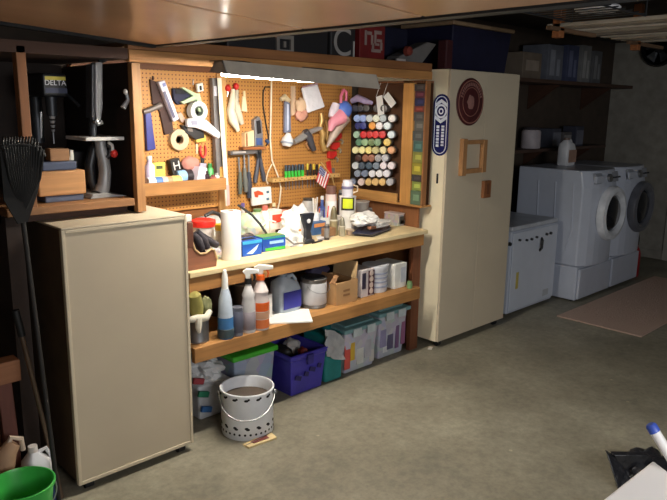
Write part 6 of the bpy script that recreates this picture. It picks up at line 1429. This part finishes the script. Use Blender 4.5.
# ------------------------------------------------------------------ right foreground
t = thing('white_folding_table', 'white table whose corner shows at the bottom right edge', 'table', (1.45, 0.2, 0))
A, B, C_ = aZ(602, 500, 0.8), aZ(653, 460, 0.8), aZ(667, 470.5, 0.8)
e1 = (A-B).normalized(); e2 = (C_-B).normalized()
e2 = (e2 - e1*e2.dot(e1)*0.0)
P = [B, B+e1*0.75, B+e1*0.75+e2*0.7, B+e2*0.7]
MB().poly([p-Vector((0, 0, 0.035)) for p in P], (0, 0, 0.035)).build('table_top', M((252, 252, 253), 0.4, amt=0.0), t, 0.006)
for u, v in ((0.1, 0.1), (0.65, 0.1), (0.65, 0.6), (0.1, 0.6)):
    q = B+e1*u+e2*v; MB().cyl((q.x, q.y, 0), (q.x, q.y, 0.764), 0.014, n=12).build('leg', M((150, 152, 156), 0.4, 0.5), t, smooth=True)
t = thing('plastic_pipe', 'white plastic pipe with blue tip at the lower right edge', 'pipe', aZ(665, 455, 0.83))
pa, pb_ = aZ(650, 424, 0.93), aZ(674, 463, 0.83)
dr = (pb_-pa).normalized()
MB().tube([pa+dr*0.0255, pb_, pb_+dr*0.0 + (pb_-pa)*0.9 + Vector((0, 0, 0.02))], 0.0145, 16).build('tube', M((232, 230, 228), 0.4, amt=0.01), t, smooth=True)
MB().tube([pa, pa+dr*0.006, pa+dr*0.025], [0.011, 0.0155, 0.0158], 16).build('blue_tip', M((64, 92, 190), 0.4), t, smooth=True)
t = thing('black_plastic_bag', 'black folded plastic bag on the floor beyond the white table corner', 'bag', (3.25, 1.1, 0))
K = M((34, 34, 38), 0.3, 0, 'crumple')
def gp(x, y, z): return aZ(x, y, z)
bb = [gp(*p) for p in ((607, 453, 0.16), (622, 456, 0.17), (640, 457, 0.17), (656, 457, 0.17), (662, 480, 0.0), (640, 492, 0.0), (619, 490, 0.0), (614, 476, 0.06))]
gnd = [Vector((p.x, p.y, 0.0)) for p in bb]
MB().poly([gp(607, 453, 0.17), gp(628, 466, 0.10), gp(640, 492, 0.0), gp(620, 494, 0.0)], (0.02, 0.02, 0.004)).build('front_fold', K, t, 0.003)
MB().poly([gp(614, 455, 0.16), gp(650, 456, 0.17), gp(668, 480, 0.0), gp(630, 486, 0.0)], (0.02, 0.03, 0.002)).build('back_fold', K, t, 0.003)
MB().blob((gp(645, 480, 0).x, gp(645, 480, 0).y, 0.06), (0.14, 0.12, 0.08), 0.35, 4, 60, flat=0.001).build('bag_body', K, t, smooth=True)

# marks, labels and small fittings sit on the piece that carries them
CARRIER = ('can_body', 'bottle', 'carton', 'jar', 'body', 'roll', 'tub', 'level_body', 'card', 'cup', 'box', 'case_body', 'plane_body', 'nozzle', 'barrel', 'base', 'door', 'front_panel', 'arm', 'white_tip', 'rail', 'handle', 'lid', 'dark_label')
MARK = ('label_band', 'label_panel', 'printed_mark', 'front_label', 'label_strip', 'vial', 'lilac_band', 'dark_label', 'orange_mark', 'white_pattern', 'red_picture', 'dark_mark', 'dark_print', 'dark_panel', 'red_panel', 'orange_panel',
        'round_picture', 'cyan_band', 'green_band', 'teal_band', 'pale_lettering', 'white_swoosh', 'dark_opening', 'band', 'knob', 'label_plate', 'badge', 'latch_handle', 'rim', 'blue_badge', 'dark_slot', 'grey_inset', 'chrome_strip', 'letter', 'highlight_strip', 'red_mark', 'blue_end', 'pale_ring', 'dark_end', 'yellow_label')
base = lambda o: o.name.split('.')[0]
for root in [o for o in bpy.data.objects if o.parent is None and o.type == 'EMPTY']:
    kids = [c for c in bpy.data.objects if c.parent is root]
    main = next((c for n_ in CARRIER for c in kids if base(c) == n_ and base(c) not in MARK), None)
    if main is None: continue
    marks = [c for c in kids if c is not main and base(c) in MARK]
    if len(kids)-len(marks) < 2: continue
    for c in marks: c.parent = main
